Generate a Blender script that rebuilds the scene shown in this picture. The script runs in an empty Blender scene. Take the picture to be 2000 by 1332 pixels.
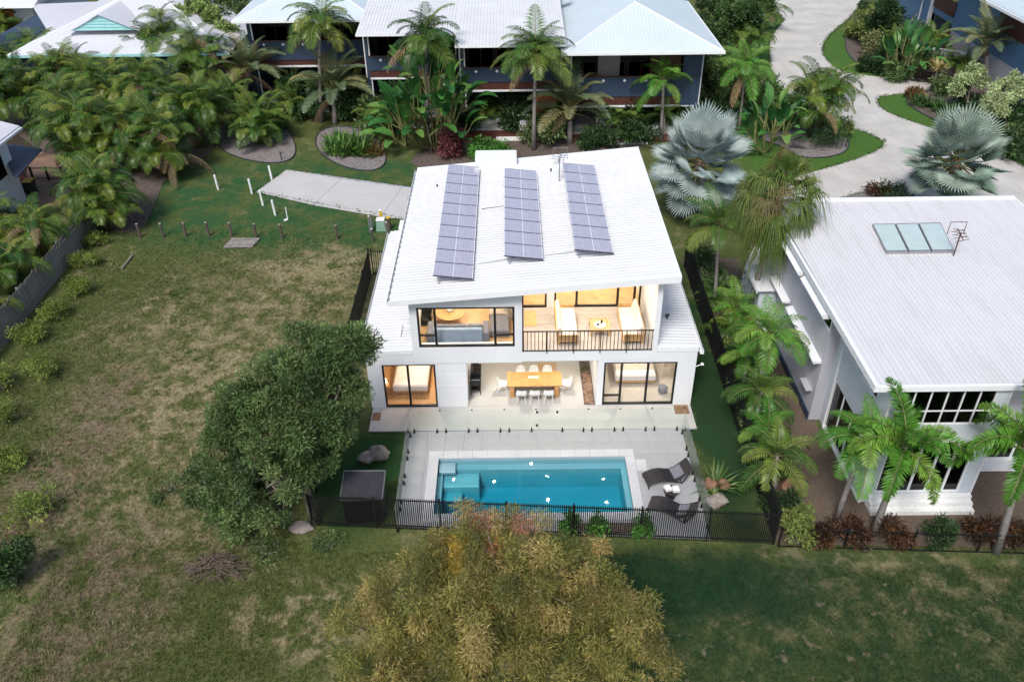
import bpy, math, random
import numpy as np
from mathutils import Vector, Matrix

# ------------------------------------------------------------------ camera, sky, sun, exposure
S = bpy.context.scene
COL = S.collection
R = math.radians
CAM_H, PITCH, ROLL, FPX = 24.5, R(34.9), R(0.66), 1640.0
cd = bpy.data.cameras.new('camera'); cam = bpy.data.objects.new('camera', cd); COL.objects.link(cam)
cam.location = (0, 0, CAM_H)
cam.rotation_euler = (Matrix.Rotation(R(90) - PITCH, 3, 'X') @ Matrix.Rotation(-ROLL, 3, 'Z')).to_euler()
cd.sensor_width = 36.0; cd.lens = 36.0 * FPX / 2000.0; cd.clip_start = 0.5; cd.clip_end = 1500
S.camera = cam
SUN_EL, SUN_AZ = R(52), R(200)        # azimuth clockwise from +Y: light comes from behind the camera, left
w = bpy.data.worlds.new('World'); S.world = w; w.use_nodes = True
wn = w.node_tree.nodes; wl = w.node_tree.links
sky = wn.new('ShaderNodeTexSky'); sky.sky_type = 'NISHITA'; sky.sun_disc = False
sky.sun_elevation = SUN_EL; sky.sun_rotation = SUN_AZ; sky.air_density = 1.0; sky.dust_density = 2.2; sky.ozone_density = 1.0
bg = wn['Background']; bg.inputs['Strength'].default_value = 0.115
wl.new(sky.outputs[0], bg.inputs[0])
sd = bpy.data.lights.new('sun', 'SUN'); sd.energy = 2.3; sd.angle = R(16); sd.color = (1.0, 0.97, 0.93)
so = bpy.data.objects.new('sun', sd); COL.objects.link(so); so.location = (-30, -40, 60)
so.rotation_euler = Vector((math.sin(SUN_AZ) * math.cos(SUN_EL), math.cos(SUN_AZ) * math.cos(SUN_EL), math.sin(SUN_EL))).to_track_quat('Z', 'Y').to_euler()
S.view_settings.view_transform = 'Standard'; S.view_settings.look = 'None'
S.view_settings.exposure = 0.46; S.view_settings.gamma = 1.0; S.view_settings.use_curve_mapping = False
S.render.engine = 'CYCLES'; S.render.resolution_x = 1024; S.render.resolution_y = 681
S.cycles.max_bounces = 8; S.cycles.transparent_max_bounces = 16

rnd = random.Random(7)
# ------------------------------------------------------------------ photo pixel -> direction -> point on a known plane
def ray(u, v):
    x = (u - 1000) / FPX; y = -(v - 666) / FPX
    c, s = math.cos(ROLL), math.sin(ROLL)
    xr = c * x + s * y; yr = -s * x + c * y
    return (xr, math.cos(PITCH) + yr * math.sin(PITCH), -math.sin(PITCH) + yr * math.cos(PITCH))
def gz(u, v, z=0.0):
    d = ray(u, v); t = (z - CAM_H) / d[2]; return Vector((t * d[0], t * d[1], z))
def gy(u, v, Y):
    d = ray(u, v); t = Y / d[1]; return Vector((t * d[0], Y, CAM_H + t * d[2]))

# ------------------------------------------------------------------ materials
M = {}
def nodes_of(name):
    m = bpy.data.materials.new(name); m.use_nodes = True; M[name] = m
    n = m.node_tree.nodes; return m, n, m.node_tree.links, n['Principled BSDF']
def N(n, t, **k):
    o = n.new(t)
    for a, b in k.items(): setattr(o, a, b)
    return o
def mat(name, col, rough=0.6, metal=0.0, var=0.12, vscale=3.0, bump=0.0, bscale=40.0, spec=0.4, col2=None, coat=0.0):
    m, n, l, p = nodes_of(name)
    tc = N(n, 'ShaderNodeTexCoord'); ns = N(n, 'ShaderNodeTexNoise'); ns.inputs['Scale'].default_value = vscale; ns.inputs['Detail'].default_value = 6
    l.new(tc.outputs['Object'], ns.inputs['Vector'])
    mx = N(n, 'ShaderNodeMix', data_type='RGBA')
    a = [c * (1 - var) for c in col]; b = [min(1, c * (1 + var)) for c in (col2 or col)]
    mx.inputs['A'].default_value = (*a, 1); mx.inputs['B'].default_value = (*b, 1)
    rm = N(n, 'ShaderNodeMapRange'); rm.inputs['From Min'].default_value = 0.3; rm.inputs['From Max'].default_value = 0.7
    l.new(ns.outputs['Fac'], rm.inputs['Value']); l.new(rm.outputs[0], mx.inputs['Factor']); l.new(mx.outputs['Result'], p.inputs['Base Color'])
    p.inputs['Roughness'].default_value = rough; p.inputs['Metallic'].default_value = metal; p.inputs['Specular IOR Level'].default_value = spec
    p.inputs['Coat Weight'].default_value = coat
    if bump:
        n2 = N(n, 'ShaderNodeTexNoise'); n2.inputs['Scale'].default_value = bscale; n2.inputs['Detail'].default_value = 4
        l.new(tc.outputs['Object'], n2.inputs['Vector'])
        bp = N(n, 'ShaderNodeBump'); bp.inputs['Strength'].default_value = bump; bp.inputs['Distance'].default_value = 0.02
        l.new(n2.outputs['Fac'], bp.inputs['Height']); l.new(bp.outputs[0], p.inputs['Normal'])
    return m
def streak(name, axis, amt=.16):
    """water-flow stains and dirt along the fall of a roof sheet"""
    m = M[name]; n = m.node_tree.nodes; l = m.node_tree.links; p = n['Principled BSDF']; src = p.inputs['Base Color'].links[0].from_socket
    tc = N(n, 'ShaderNodeNewGeometry'); mp = N(n, 'ShaderNodeMapping'); mp.inputs['Scale'].default_value = (.22, 3.2, 1) if axis == 'X' else (3.2, .22, 1); l.new(tc.outputs['Position'], mp.inputs['Vector'])
    ns = N(n, 'ShaderNodeTexNoise'); ns.inputs['Scale'].default_value = 1.0; ns.inputs['Detail'].default_value = 5; l.new(mp.outputs[0], ns.inputs['Vector'])
    rm = N(n, 'ShaderNodeMapRange'); rm.inputs['From Min'].default_value = .48; rm.inputs['From Max'].default_value = .75; rm.inputs['To Max'].default_value = amt; l.new(ns.outputs['Fac'], rm.inputs['Value'])
    mx = N(n, 'ShaderNodeMix', data_type='RGBA'); l.new(rm.outputs[0], mx.inputs['Factor']); l.new(src, mx.inputs['A']); mx.inputs['B'].default_value = (.36, .33, .29, 1); l.new(mx.outputs['Result'], p.inputs['Base Color'])
def emis(name, col, st):
    m, n, l, p = nodes_of(name)
    p.inputs['Base Color'].default_value = (*col, 1); p.inputs['Emission Color'].default_value = (*col, 1); p.inputs['Emission Strength'].default_value = st
    return m
def glass(name, tint, ior=1.5, rough=0.0):
    m, n, l, p = nodes_of(name)
    n.remove(p); out = n['Material Output']
    tr = N(n, 'ShaderNodeBsdfTransparent'); tr.inputs[0].default_value = (*tint, 1)
    gl = N(n, 'ShaderNodeBsdfGlossy'); gl.inputs['Roughness'].default_value = rough
    fr = N(n, 'ShaderNodeFresnel'); ge = N(n, 'ShaderNodeNewGeometry'); mi = N(n, 'ShaderNodeMix'); mi.inputs['A'].default_value = ior; mi.inputs['B'].default_value = 1/ior   # a thin pane: both faces reflect alike
    l.new(ge.outputs['Backfacing'], mi.inputs['Factor']); l.new(mi.outputs['Result'], fr.inputs['IOR'])
    mx = N(n, 'ShaderNodeMixShader'); l.new(fr.outputs[0], mx.inputs[0]); l.new(tr.outputs[0], mx.inputs[1]); l.new(gl.outputs[0], mx.inputs[2])
    l.new(mx.outputs[0], out.inputs[0]); return m
def leafmat(name, cols, trans=0.25, rough=0.5, attr=False, spread=1.0):
    """leaf colour: ramp over the random number of the object (frond) or the leaf's own colour attribute"""
    m, n, l, p = nodes_of(name); out = n['Material Output']
    tc = N(n, 'ShaderNodeTexCoord'); ns = N(n, 'ShaderNodeTexNoise'); ns.inputs['Scale'].default_value = 1.5; ns.inputs['Detail'].default_value = 3
    l.new(tc.outputs['Object'], ns.inputs['Vector'])
    if attr:
        at = N(n, 'ShaderNodeAttribute', attribute_name='Col'); src = at.outputs['Color']
    else:
        oi = N(n, 'ShaderNodeObjectInfo'); cr = N(n, 'ShaderNodeValToRGB'); e = cr.color_ramp.elements
        k = len(cols)
        while len(e) < k: e.new(0.5)
        for i, c in enumerate(cols): e[i].position = i / max(1, k - 1) * spread; e[i].color = (*c, 1)
        l.new(oi.outputs['Random'], cr.inputs[0]); src = cr.outputs[0]
    hs = N(n, 'ShaderNodeHueSaturation'); l.new(src, hs.inputs['Color'])
    mr = N(n, 'ShaderNodeMapRange'); mr.inputs['From Min'].default_value = .25; mr.inputs['From Max'].default_value = .75; mr.inputs['To Min'].default_value = 0.65; mr.inputs['To Max'].default_value = 1.4
    l.new(ns.outputs['Fac'], mr.inputs['Value']); l.new(mr.outputs[0], hs.inputs['Value'])
    l.new(hs.outputs[0], p.inputs['Base Color']); p.inputs['Roughness'].default_value = rough; p.inputs['Specular IOR Level'].default_value = 0.35
    tl = N(n, 'ShaderNodeBsdfTranslucent'); l.new(hs.outputs[0], tl.inputs[0])
    mx = N(n, 'ShaderNodeMixShader'); mx.inputs[0].default_value = trans
    l.new(p.outputs[0], mx.inputs[1]); l.new(tl.outputs[0], mx.inputs[2]); l.new(mx.outputs[0], out.inputs[0])
    return m

mat('white_wall', (.74, .755, .77), .55, var=.035, vscale=.8, bump=.08, bscale=60)
mat('white_roof', (.66, .665, .675), .42, var=.055, vscale=.45)
mat('neighbour_roof', (.62, .61, .62), .5, var=.03, vscale=.35)
mat('blue_roof', (.56, .64, .68), .45, var=.06, vscale=.4)
mat('grey_roof', (.60, .60, .63), .5, var=.06, vscale=.3)
mat('white_trim', (.78, .79, .80), .45, var=.03)
mat('pale_wall', (.56, .61, .65), .6, var=.04, vscale=1.0)
mat('grey_wall', (.42, .42, .46), .65, var=.05, vscale=1.0)
mat('lilac_wall', (.58, .57, .62), .65, var=.05, vscale=1.0)
mat('navy_wall', (.032, .055, .095), .6, var=.12, vscale=1.0)
mat('blue_wall', (.10, .20, .33), .6, var=.08, vscale=1.0)
mat('turquoise', (.36, .66, .66), .5, var=.05)
mat('black_frame', (.012, .012, .013), .4, var=.1)
mat('black_fence', (.010, .010, .011), .5, var=.15)
mat('dark_metal', (.05, .05, .06), .4, var=.1, metal=.2)
mat('grey_metal', (.35, .35, .36), .4, var=.1, metal=.6)
mat('interior_wall', (.72, .69, .65), .7, var=.03)
mat('timber_floor', (.50, .33, .17), .4, var=.14, vscale=2.5)
mat('timber_table', (.47, .25, .09), .4, var=.2, vscale=5)
mat('timber_light', (.50, .30, .13), .5, var=.18, vscale=6)
mat('timber_post', (.10, .075, .06), .85, var=.3, vscale=6)
mat('timber_grey', (.24, .22, .20), .9, var=.3, vscale=4, bump=.4)
mat('timber_red', (.085, .028, .020), .6, var=.2, vscale=3)
mat('mat_brown', (.22, .13, .07), .9, var=.25, vscale=12)
mat('rug', (.45, .32, .18), .95, var=.2, vscale=14)
mat('cushion', (.66, .58, .53), .9, var=.06, vscale=6, bump=.15, bscale=80)
mat('sofa_grey', (.16, .165, .19), .9, var=.12, vscale=6, bump=.2, bscale=60)
mat('sofa_back', (.24, .30, .37), .9, var=.08, vscale=6)
mat('bed_cover', (.72, .70, .69), .9, var=.05, vscale=5, bump=.3, bscale=9)
mat('throw', (.42, .37, .33), .9, var=.3, vscale=18)
mat('carpet', (.42, .38, .33), .95, var=.08, vscale=8)
mat('white_plastic', (.80, .80, .79), .35, var=.03)
mat('white_paint', (.78, .78, .76), .6, var=.08, vscale=8)
mat('rattan', (.022, .019, .022), .5, var=.3, vscale=25, bump=.5, bscale=70)
mat('black_gloss', (.012, .012, .013), .25, var=.2)
mat('concrete_patio', (.44, .43, .405), .75, var=.05, vscale=.9, bump=.15)
mat('concrete_drive', (.50, .485, .47), .85, var=.06, vscale=.5, bump=.2)
mat('road_concrete', (.50, .475, .44), .85, var=.14, vscale=.45, bump=.2)
mat('deck_tile', (.325, .335, .34), .7, var=.05, vscale=1.4, bump=.12)
mat('balcony_tile', (.36, .33, .31), .7, var=.08, vscale=2.0)
mat('coping', (.47, .485, .50), .65, var=.06, vscale=1.2, bump=.1)
mat('pool_shell', (.30, .43, .48), .35, var=.05, vscale=.7)
mat('pool_ledge', (.34, .45, .50), .35, var=.05, vscale=.7)
mat('rock', (.28, .24, .21), .9, var=.3, vscale=3.5, bump=.6, bscale=9)
mat('red_rock', (.24, .13, .08), .9, var=.35, vscale=3.5, bump=.6, bscale=9)
mat('mulch', (.075, .055, .045), .95, var=.4, vscale=10, bump=.8, bscale=22, col2=(.13, .10, .085))
mat('pale_mulch', (.15, .13, .12), .95, var=.35, vscale=9, bump=.9, bscale=25, col2=(.23, .205, .20))
mat('gravel_brown', (.12, .088, .065), .95, var=.35, vscale=16, bump=.7, bscale=30)
mat('pebble', (.24, .15, .10), .85, var=.4, vscale=6)
mat('paving_brown', (.24, .15, .11), .85, var=.15, vscale=1.2)
mat('lawn', (.055, .125, .022), .95, var=.25, vscale=1.2, bump=.6, bscale=40, col2=(.08, .16, .03))
mat('bark', (.17, .145, .12), .95, var=.3, vscale=5, bump=.7, bscale=16)
mat('pale_bark', (.27, .225, .185), .9, var=.25, vscale=6, bump=.5, bscale=20)
mat('palm_trunk', (.23, .205, .19), .9, var=.25, vscale=7, bump=.5, bscale=22)
mat('palm_fibre', (.14, .09, .07), .95, var=.4, vscale=10, bump=.6)
mat('cane_stem', (.17, .17, .06), .7, var=.35, vscale=4)
mat('dead_branch', (.13, .09, .075), .95, var=.3, vscale=8)
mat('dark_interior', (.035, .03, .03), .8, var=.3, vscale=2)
mat('bin_green', (.02, .03, .022), .5)
mat('yellow_plastic', (.65, .40, .03), .5)
mat('red_plastic', (.5, .05, .02), .5)
mat('pit_green', (.22, .36, .28), .6, var=.1)
mat('curtain', (.30, .40, .44), .9, var=.1, vscale=8)
mat('collector', (.50, .60, .57), .15, var=.05, coat=.5)
mat('dark_awning', (.055, .065, .10), .6, var=.1)
mat('orange_wall', (.42, .12, .04), .6, var=.1)
streak('white_roof', 'X', .18); streak('neighbour_roof', 'Y', .22); streak('road_concrete', 'Y', .30); streak('concrete_drive', 'X', .18); streak('white_wall', 'Y', .06)
glass('window_glass', (.985, .99, .99), 1.32)
glass('dark_glass', (.10, .11, .12), 1.5)
glass('fence_glass', (.955, .985, .978), 1.22)
emis('downlight_glow', (1.0, .90, .76), 320.0)
emis('lamp_glow', (1.0, .75, .45), 4.0)

def water_mat():
    m, n, l, p = nodes_of('pool_water'); n.remove(p); out = n['Material Output']
    tr = N(n, 'ShaderNodeBsdfTransparent'); tr.inputs[0].default_value = (.97, .99, 1, 1)
    gl = N(n, 'ShaderNodeBsdfGlossy'); gl.inputs['Roughness'].default_value = .02
    fr = N(n, 'ShaderNodeFresnel'); fr.inputs['IOR'].default_value = 1.33
    tc = N(n, 'ShaderNodeTexCoord'); ns = N(n, 'ShaderNodeTexNoise'); ns.inputs['Scale'].default_value = 1.6; ns.inputs['Detail'].default_value = 3
    l.new(tc.outputs['Object'], ns.inputs['Vector'])
    bp = N(n, 'ShaderNodeBump'); bp.inputs['Strength'].default_value = .018; bp.inputs['Distance'].default_value = .05
    l.new(ns.outputs['Fac'], bp.inputs['Height']); l.new(bp.outputs[0], gl.inputs['Normal']); l.new(bp.outputs[0], fr.inputs['Normal'])
    mx = N(n, 'ShaderNodeMixShader'); l.new(fr.outputs[0], mx.inputs[0]); l.new(tr.outputs[0], mx.inputs[1]); l.new(gl.outputs[0], mx.inputs[2])
    l.new(mx.outputs[0], out.inputs[0])
    va = N(n, 'ShaderNodeVolumeAbsorption'); va.inputs['Color'].default_value = (.04, .855, .92, 1); va.inputs['Density'].default_value = 1.15; l.new(va.outputs[0], out.inputs['Volume'])
water_mat()

def solar_mat():
    m, n, l, p = nodes_of('solar_cells')
    tc = N(n, 'ShaderNodeTexCoord'); br = N(n, 'ShaderNodeTexBrick'); br.offset = 0; br.squash = 1
    br.inputs['Scale'].default_value = 1.0; br.inputs['Brick Width'].default_value = .14; br.inputs['Row Height'].default_value = .172; br.inputs['Mortar Size'].default_value = .008
    br.inputs['Color1'].default_value = (.50, .48, .57, 1); br.inputs['Color2'].default_value = (.62, .56, .60, 1); br.inputs['Mortar'].default_value = (.70, .68, .74, 1); p.inputs['Metallic'].default_value = .25  # pale lavender: reflected sky put into the base colour of the cells
    l.new(tc.outputs['Object'], br.inputs['Vector']); l.new(br.outputs['Color'], p.inputs['Base Color'])
    p.inputs['Roughness'].default_value = .30; p.inputs['Specular IOR Level'].default_value = .9; p.inputs['Coat Weight'].default_value = 1.0; p.inputs['Coat Roughness'].default_value = .12; p.inputs['Coat IOR'].default_value = 1.7
solar_mat()

def ribbed(name, col, per, axis, rough=.45):
    m, n, l, p = nodes_of(name)
    tc = N(n, 'ShaderNodeTexCoord'); wv = N(n, 'ShaderNodeTexWave'); wv.bands_direction = axis; wv.inputs['Scale'].default_value = 2 * math.pi / per / 20 * 1.0; wv.inputs['Distortion'].default_value = 0
    l.new(tc.outputs['Object'], wv.inputs['Vector'])
    ns = N(n, 'ShaderNodeTexNoise'); ns.inputs['Scale'].default_value = .5; l.new(tc.outputs['Object'], ns.inputs['Vector'])
    mx = N(n, 'ShaderNodeMix', data_type='RGBA'); mx.inputs['A'].default_value = (*[c * .92 for c in col], 1); mx.inputs['B'].default_value = (*[min(1, c * 1.06) for c in col], 1)
    l.new(ns.outputs['Fac'], mx.inputs['Factor']); l.new(mx.outputs['Result'], p.inputs['Base Color'])
    bp = N(n, 'ShaderNodeBump'); bp.inputs['Strength'].default_value = .5; bp.inputs['Distance'].default_value = .03
    l.new(wv.outputs['Fac'], bp.inputs['Height']); l.new(bp.outputs[0], p.inputs['Normal']); p.inputs['Roughness'].default_value = rough
ribbed('blue_ribbed_x', (.56, .64, .68), .25, 'X')
ribbed('blue_ribbed_y', (.56, .64, .68), .25, 'Y')
ribbed('lilac_ribbed', (.60, .60, .64), .25, 'X')

def grass_mat():
    """ground: greens and dry straw in patches laid out by position, with house shade in one dark strip, finely broken by noise"""
    m, n, l, p = nodes_of('grass_ground')
    tc = N(n, 'ShaderNodeNewGeometry'); pos = tc.outputs['Position']
    def noise(sc, det=5, rough=.6):
        o = N(n, 'ShaderNodeTexNoise'); o.inputs['Scale'].default_value = sc; o.inputs['Detail'].default_value = det; o.inputs['Roughness'].default_value = rough
        l.new(pos, o.inputs['Vector']); return o.outputs['Fac']
    def rng(v, a, b, c=0., d=1.):
        o = N(n, 'ShaderNodeMapRange'); o.interpolation_type = 'SMOOTHSTEP'
        for k, x in (('From Min', a), ('From Max', b), ('To Min', c), ('To Max', d)): o.inputs[k].default_value = x
        l.new(v, o.inputs['Value']); return o.outputs[0]
    def mul(a, b):
        o = N(n, 'ShaderNodeMath', operation='MULTIPLY'); l.new(a, o.inputs[0]); l.new(b, o.inputs[1]); return o.outputs[0]
    def add(a, b):
        o = N(n, 'ShaderNodeMath', operation='ADD', use_clamp=True); l.new(a, o.inputs[0]); l.new(b, o.inputs[1]); return o.outputs[0]
    nb = N(n, 'ShaderNodeTexNoise'); nb.inputs['Scale'].default_value = .45; nb.inputs['Detail'].default_value = 4; l.new(pos, nb.inputs['Vector'])
    def ell(x, y, rx, ry, soft=.5):
        mp = N(n, 'ShaderNodeMapping'); mp.vector_type = 'POINT'
        # offset position by noise so the outline is uneven
        va = N(n, 'ShaderNodeVectorMath', operation='MULTIPLY_ADD'); l.new(nb.outputs['Color'], va.inputs[0]); va.inputs[1].default_value = (3.4, 3.4, 0); va.inputs[2].default_value = (-1.7, -1.7, 0)
        vb = N(n, 'ShaderNodeVectorMath', operation='ADD'); l.new(pos, vb.inputs[0]); l.new(va.outputs[0], vb.inputs[1])
        l.new(vb.outputs[0], mp.inputs['Vector']); mp.inputs['Location'].default_value = (-x / rx, -y / ry, 0); mp.inputs['Scale'].default_value = (1 / rx, 1 / ry, 0)
        ln = N(n, 'ShaderNodeVectorMath', operation='LENGTH'); l.new(mp.outputs[0], ln.inputs[0])
        return rng(ln.outputs['Value'], 1.0 + soft * .5, 1.0 - soft, 0., 1.)
    def mix(f, a, b):
        o = N(n, 'ShaderNodeMix', data_type='RGBA')
        if isinstance(f, float): o.inputs['Factor'].default_value = f
        else: l.new(f, o.inputs['Factor'])
        for k, v in (('A', a), ('B', b)):
            if isinstance(v, tuple): o.inputs[k].default_value = (*v, 1)
            else: l.new(v, o.inputs[k])
        return o.outputs['Result']
    fine = noise(9, 6, .75); mid = noise(1.1, 6, .68); big = noise(.22, 4)
    green = mix(rng(fine, .3, .7), (.050, .074, .020), (.130, .146, .048))
    lawn = mix(rng(fine, .3, .7), (.018, .070, .026), (.055, .120, .042))
    straw = mix(rng(fine, .3, .7), (.20, .17, .085), (.38, .32, .19))
    earth = mix(rng(fine, .3, .7), (.14, .105, .062), (.27, .215, .14))
    dryness = add(add(mul(ell(-13.0, 36.0, 8.5, 9.5, .7), rng(mid, .34, .66)), mul(ell(-14, 27, 5.5, 8), rng(mid, .42, .68))),
                  add(mul(ell(-11, 43.5, 4.5, 2.2), rng(mid, .35, .55)), mul(ell(13, 19.3, 8, 2.4), rng(mid, .42, .68, 0., .6))))
    dryness = add(dryness, mul(ell(-6.5, 18.5, 3.2, 2.2), rng(mid, .45, .62, 0., .8)))
    general = rng(mid, .46, .72, 0., .6)
    col = mix(add(dryness, mul(general, rng(big, .4, .6))), green, straw)
    brown = add(mul(ell(-15.5, 19.0, 3.5, 5.0), rng(mid, .38, .6)), add(mul(ell(-19, 27, 2.2, 7), rng(mid, .35, .6)), mul(ell(-10.4, 24.5, 2.0, 4.0), rng(mid, .42, .6, 0., .8))))
    col = mix(brown, col, earth)
    col = mix(mul(ell(-13, 52.5, 16, 8.5, .35), rng(noise(.7, 5, .62), .36, .60, .12, 1.)), col, lawn)
    col = mix(mul(ell(29, 66, 14, 34, .2), rng(mid, .1, .4, .75, 1.)), col, mix(rng(fine, .3, .7), (.045, .11, .02), (.085, .165, .035)))
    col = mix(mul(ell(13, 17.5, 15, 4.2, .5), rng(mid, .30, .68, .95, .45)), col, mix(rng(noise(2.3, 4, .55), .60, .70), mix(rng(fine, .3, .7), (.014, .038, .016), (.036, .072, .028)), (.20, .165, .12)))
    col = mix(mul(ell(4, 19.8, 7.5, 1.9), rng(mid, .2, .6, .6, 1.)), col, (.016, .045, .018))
    col = mix(mul(ell(9.0, 32, 1.6, 12, .4), rng(mid, .1, .4, .7, 1.)), col, (.020, .050, .018))  # strip right of the house: the house's shade painted into the turf colour
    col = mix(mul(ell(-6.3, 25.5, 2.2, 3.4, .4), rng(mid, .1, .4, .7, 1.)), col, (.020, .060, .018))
    col = mix(mul(ell(-36, 62, 10, 12, .2), rng(mid, .0, .3, .8, 1.)), col, (.06, .045, .035))
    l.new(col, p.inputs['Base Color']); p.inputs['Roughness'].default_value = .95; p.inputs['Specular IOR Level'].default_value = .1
    bp = N(n, 'ShaderNodeBump'); bp.inputs['Strength'].default_value = .9; bp.inputs['Distance'].default_value = .06
    l.new(noise(14, 6, .8), bp.inputs['Height']); l.new(bp.outputs[0], p.inputs['Normal'])
    return m
grass_mat()

leafmat('frond_green', [(.030, .085, .016), (.060, .14, .022), (.11, .20, .03), (.20, .26, .05)], .3, .36)
leafmat('frond_cane', [(.022, .07, .014), (.04, .11, .018), (.07, .15, .022), (.11, .19, .028), (.17, .24, .035), (.24, .26, .05)], .32, .36)
leafmat('frond_bright', [(.06, .19, .02), (.11, .28, .035), (.20, .34, .05)], .3, .42)
leafmat('frond_silver', [(.25, .32, .31), (.34, .41, .39), (.44, .50, .46)], .12, .55)
leafmat('frond_silver_green', [(.16, .24, .18), (.24, .32, .26), (.33, .40, .33)], .15, .55)
leafmat('frond_olive', [(.045, .09, .015), (.09, .15, .025), (.17, .21, .05), (.07, .13, .02), (.20, .15, .07)], .25, .5)
leafmat('frond_greygreen', [(.09, .14, .075), (.13, .18, .09), (.17, .20, .09), (.24, .20, .09)], .2, .5)
leafmat('frond_dead', [(.17, .11, .07), (.26, .17, .09)], .15, .8)
leafmat('paddle_green', [(.022, .085, .024), (.035, .13, .03), (.07, .19, .04), (.15, .26, .06)], .22, .38)
leafmat('leaf_attr', [], .22, .5, attr=True)
# ------------------------------------------------------------------ mesh helpers
class MB:
    def __init__(s): s.v = []; s.f = []
    def add(s, vs, fs):
        b = len(s.v); s.v += [tuple(x) for x in vs]; s.f += [tuple(b + i for i in f) for f in fs]; return s
    def box(s, x0, x1, y0, y1, z0, z1):
        return s.add([(x0,y0,z0),(x1,y0,z0),(x1,y1,z0),(x0,y1,z0),(x0,y0,z1),(x1,y0,z1),(x1,y1,z1),(x0,y1,z1)],
                     [(3,2,1,0),(4,5,6,7),(0,1,5,4),(1,2,6,5),(2,3,7,6),(3,0,4,7)])
    def bbox(s, x0, x1, y0, y1, z0, z1, r=.02):
        """box with bevelled edges: three nested slabs joined as one convex shell"""
        def ring(z, i): return [(x0+i,y0+i,z),(x1-i,y0+i,z),(x1-i,y1-i,z),(x0+i,y1-i,z)]
        vs = ring(z0, r) + ring(z0 + r, 0) + ring(z1 - r, 0) + ring(z1, r)
        fs = [(3,2,1,0),(12,13,14,15)]
        for k in range(3):
            for i in range(4): j = (i + 1) % 4; fs.append((k*4+i, k*4+j, k*4+4+j, k*4+4+i))
        return s.add(vs, fs)
    def obox(s, c, sx, sy, sz, rot):
        m = Matrix.Rotation(rot, 3, 'Z') if isinstance(rot, (int, float)) else rot
        c = Vector(c); vs = []
        for z in (-1, 1):
            for x, y in ((-1,-1),(1,-1),(1,1),(-1,1)): vs.append(c + m @ Vector((x*sx/2, y*sy/2, z*sz/2)))
        return s.add(vs, [(3,2,1,0),(4,5,6,7),(0,1,5,4),(1,2,6,5),(2,3,7,6),(3,0,4,7)])
    def prism_y(s, poly, y0, y1):
        n = len(poly); vs = [(x,y0,z) for x,z in poly] + [(x,y1,z) for x,z in poly]
        return s.add(vs, [tuple(range(n)), tuple(range(2*n-1, n-1, -1))] + [(j, i, i+n, j+n) for i in range(n) for j in [(i+1)%n]])
    def prism_x(s, poly, x0, x1):
        n = len(poly); vs = [(x0,y,z) for y,z in poly] + [(x1,y,z) for y,z in poly]
        return s.add(vs, [tuple(range(n)), tuple(range(2*n-1, n-1, -1))] + [(j, i, i+n, j+n) for i in range(n) for j in [(i+1)%n]])
    def prism_z(s, poly, z0, z1):
        n = len(poly); vs = [(x,y,z0) for x,y in poly] + [(x,y,z1) for x,y in poly]
        return s.add(vs, [tuple(range(n-1,-1,-1)), tuple(range(n, 2*n))] + [(i, j, j+n, i+n) for i in range(n) for j in [(i+1)%n]])
    def tube(s, pts, rad, n=6, cap=True):
        pts = [Vector(p) for p in pts]; k = len(pts)
        if isinstance(rad, (int, float)): rad = [rad] * k
        b = len(s.v); up = Vector((.13, .27, .95))
        for i, p in enumerate(pts):
            t = (pts[min(i+1, k-1)] - pts[max(i-1, 0)]).normalized()
            a = t.cross(up)
            if a.length < .05: a = t.cross(Vector((1, 0, 0)))
            a.normalize(); c = a.cross(t)
            for j in range(n):
                q = 2*math.pi*j/n; s.v.append(tuple(p + (a*math.cos(q) + c*math.sin(q)) * rad[i]))
        for i in range(k-1):
            for j in range(n): jj = (j+1)%n; s.f.append((b+i*n+j, b+i*n+jj, b+(i+1)*n+jj, b+(i+1)*n+j))
        if cap: s.f.append(tuple(b+j for j in range(n-1,-1,-1))); s.f.append(tuple(b+(k-1)*n+j for j in range(n)))
        return s
    def cyl(s, x, y, z0, z1, r0, r1=None, n=16): return s.tube([(x,y,z0),(x,y,z1)], [r0, r1 if r1 is not None else r0], n)
    def mesh(s, name, m, smooth=False):
        me = bpy.data.meshes.new(name); me.from_pydata(s.v, [], s.f); me.update()
        if m: me.materials.append(M[m])
        if smooth: me.polygons.foreach_set('use_smooth', [True] * len(me.polygons))
        return me
    def build(s, name, m, parent=None, smooth=False, label=None):
        """vertices are in world coordinates; the object is shifted so that they stay there under its parent"""
        return link(name, s.mesh(name, m, smooth), parent, label=label, world=True)
def wloc(o):
    p = Vector((0, 0, 0))
    while o is not None: p += o.location; o = o.parent
    return p
def link(name, me, parent=None, loc=(0,0,0), rot=(0,0,0), scale=(1,1,1), label=None, world=False):
    o = bpy.data.objects.new(name, me); COL.objects.link(o)
    if parent is not None: o.parent = parent
    o.location = -wloc(parent) if (world and parent is not None) else loc
    o.rotation_euler = rot; o.scale = scale
    if label: o['label'] = label
    return o
def thing(name, label, cat, loc, group=None, rz=0.0):
    o = bpy.data.objects.new(name, None); COL.objects.link(o); o.location = loc; o.rotation_euler = (0, 0, rz); o.empty_display_size = .2
    return tag(o, label, cat, group)
def tag(o, label, cat, group=None):
    o['label'] = label; o['category'] = cat
    if group: o['group'] = group
    return o
def struct(name, mb, m, smooth=False, label=None):
    o = mb.build(name, m, None, smooth); o['kind'] = 'structure'
    if label: o['label'] = label
    return o
def stuff(o): o['kind'] = 'stuff'; return o
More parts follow.
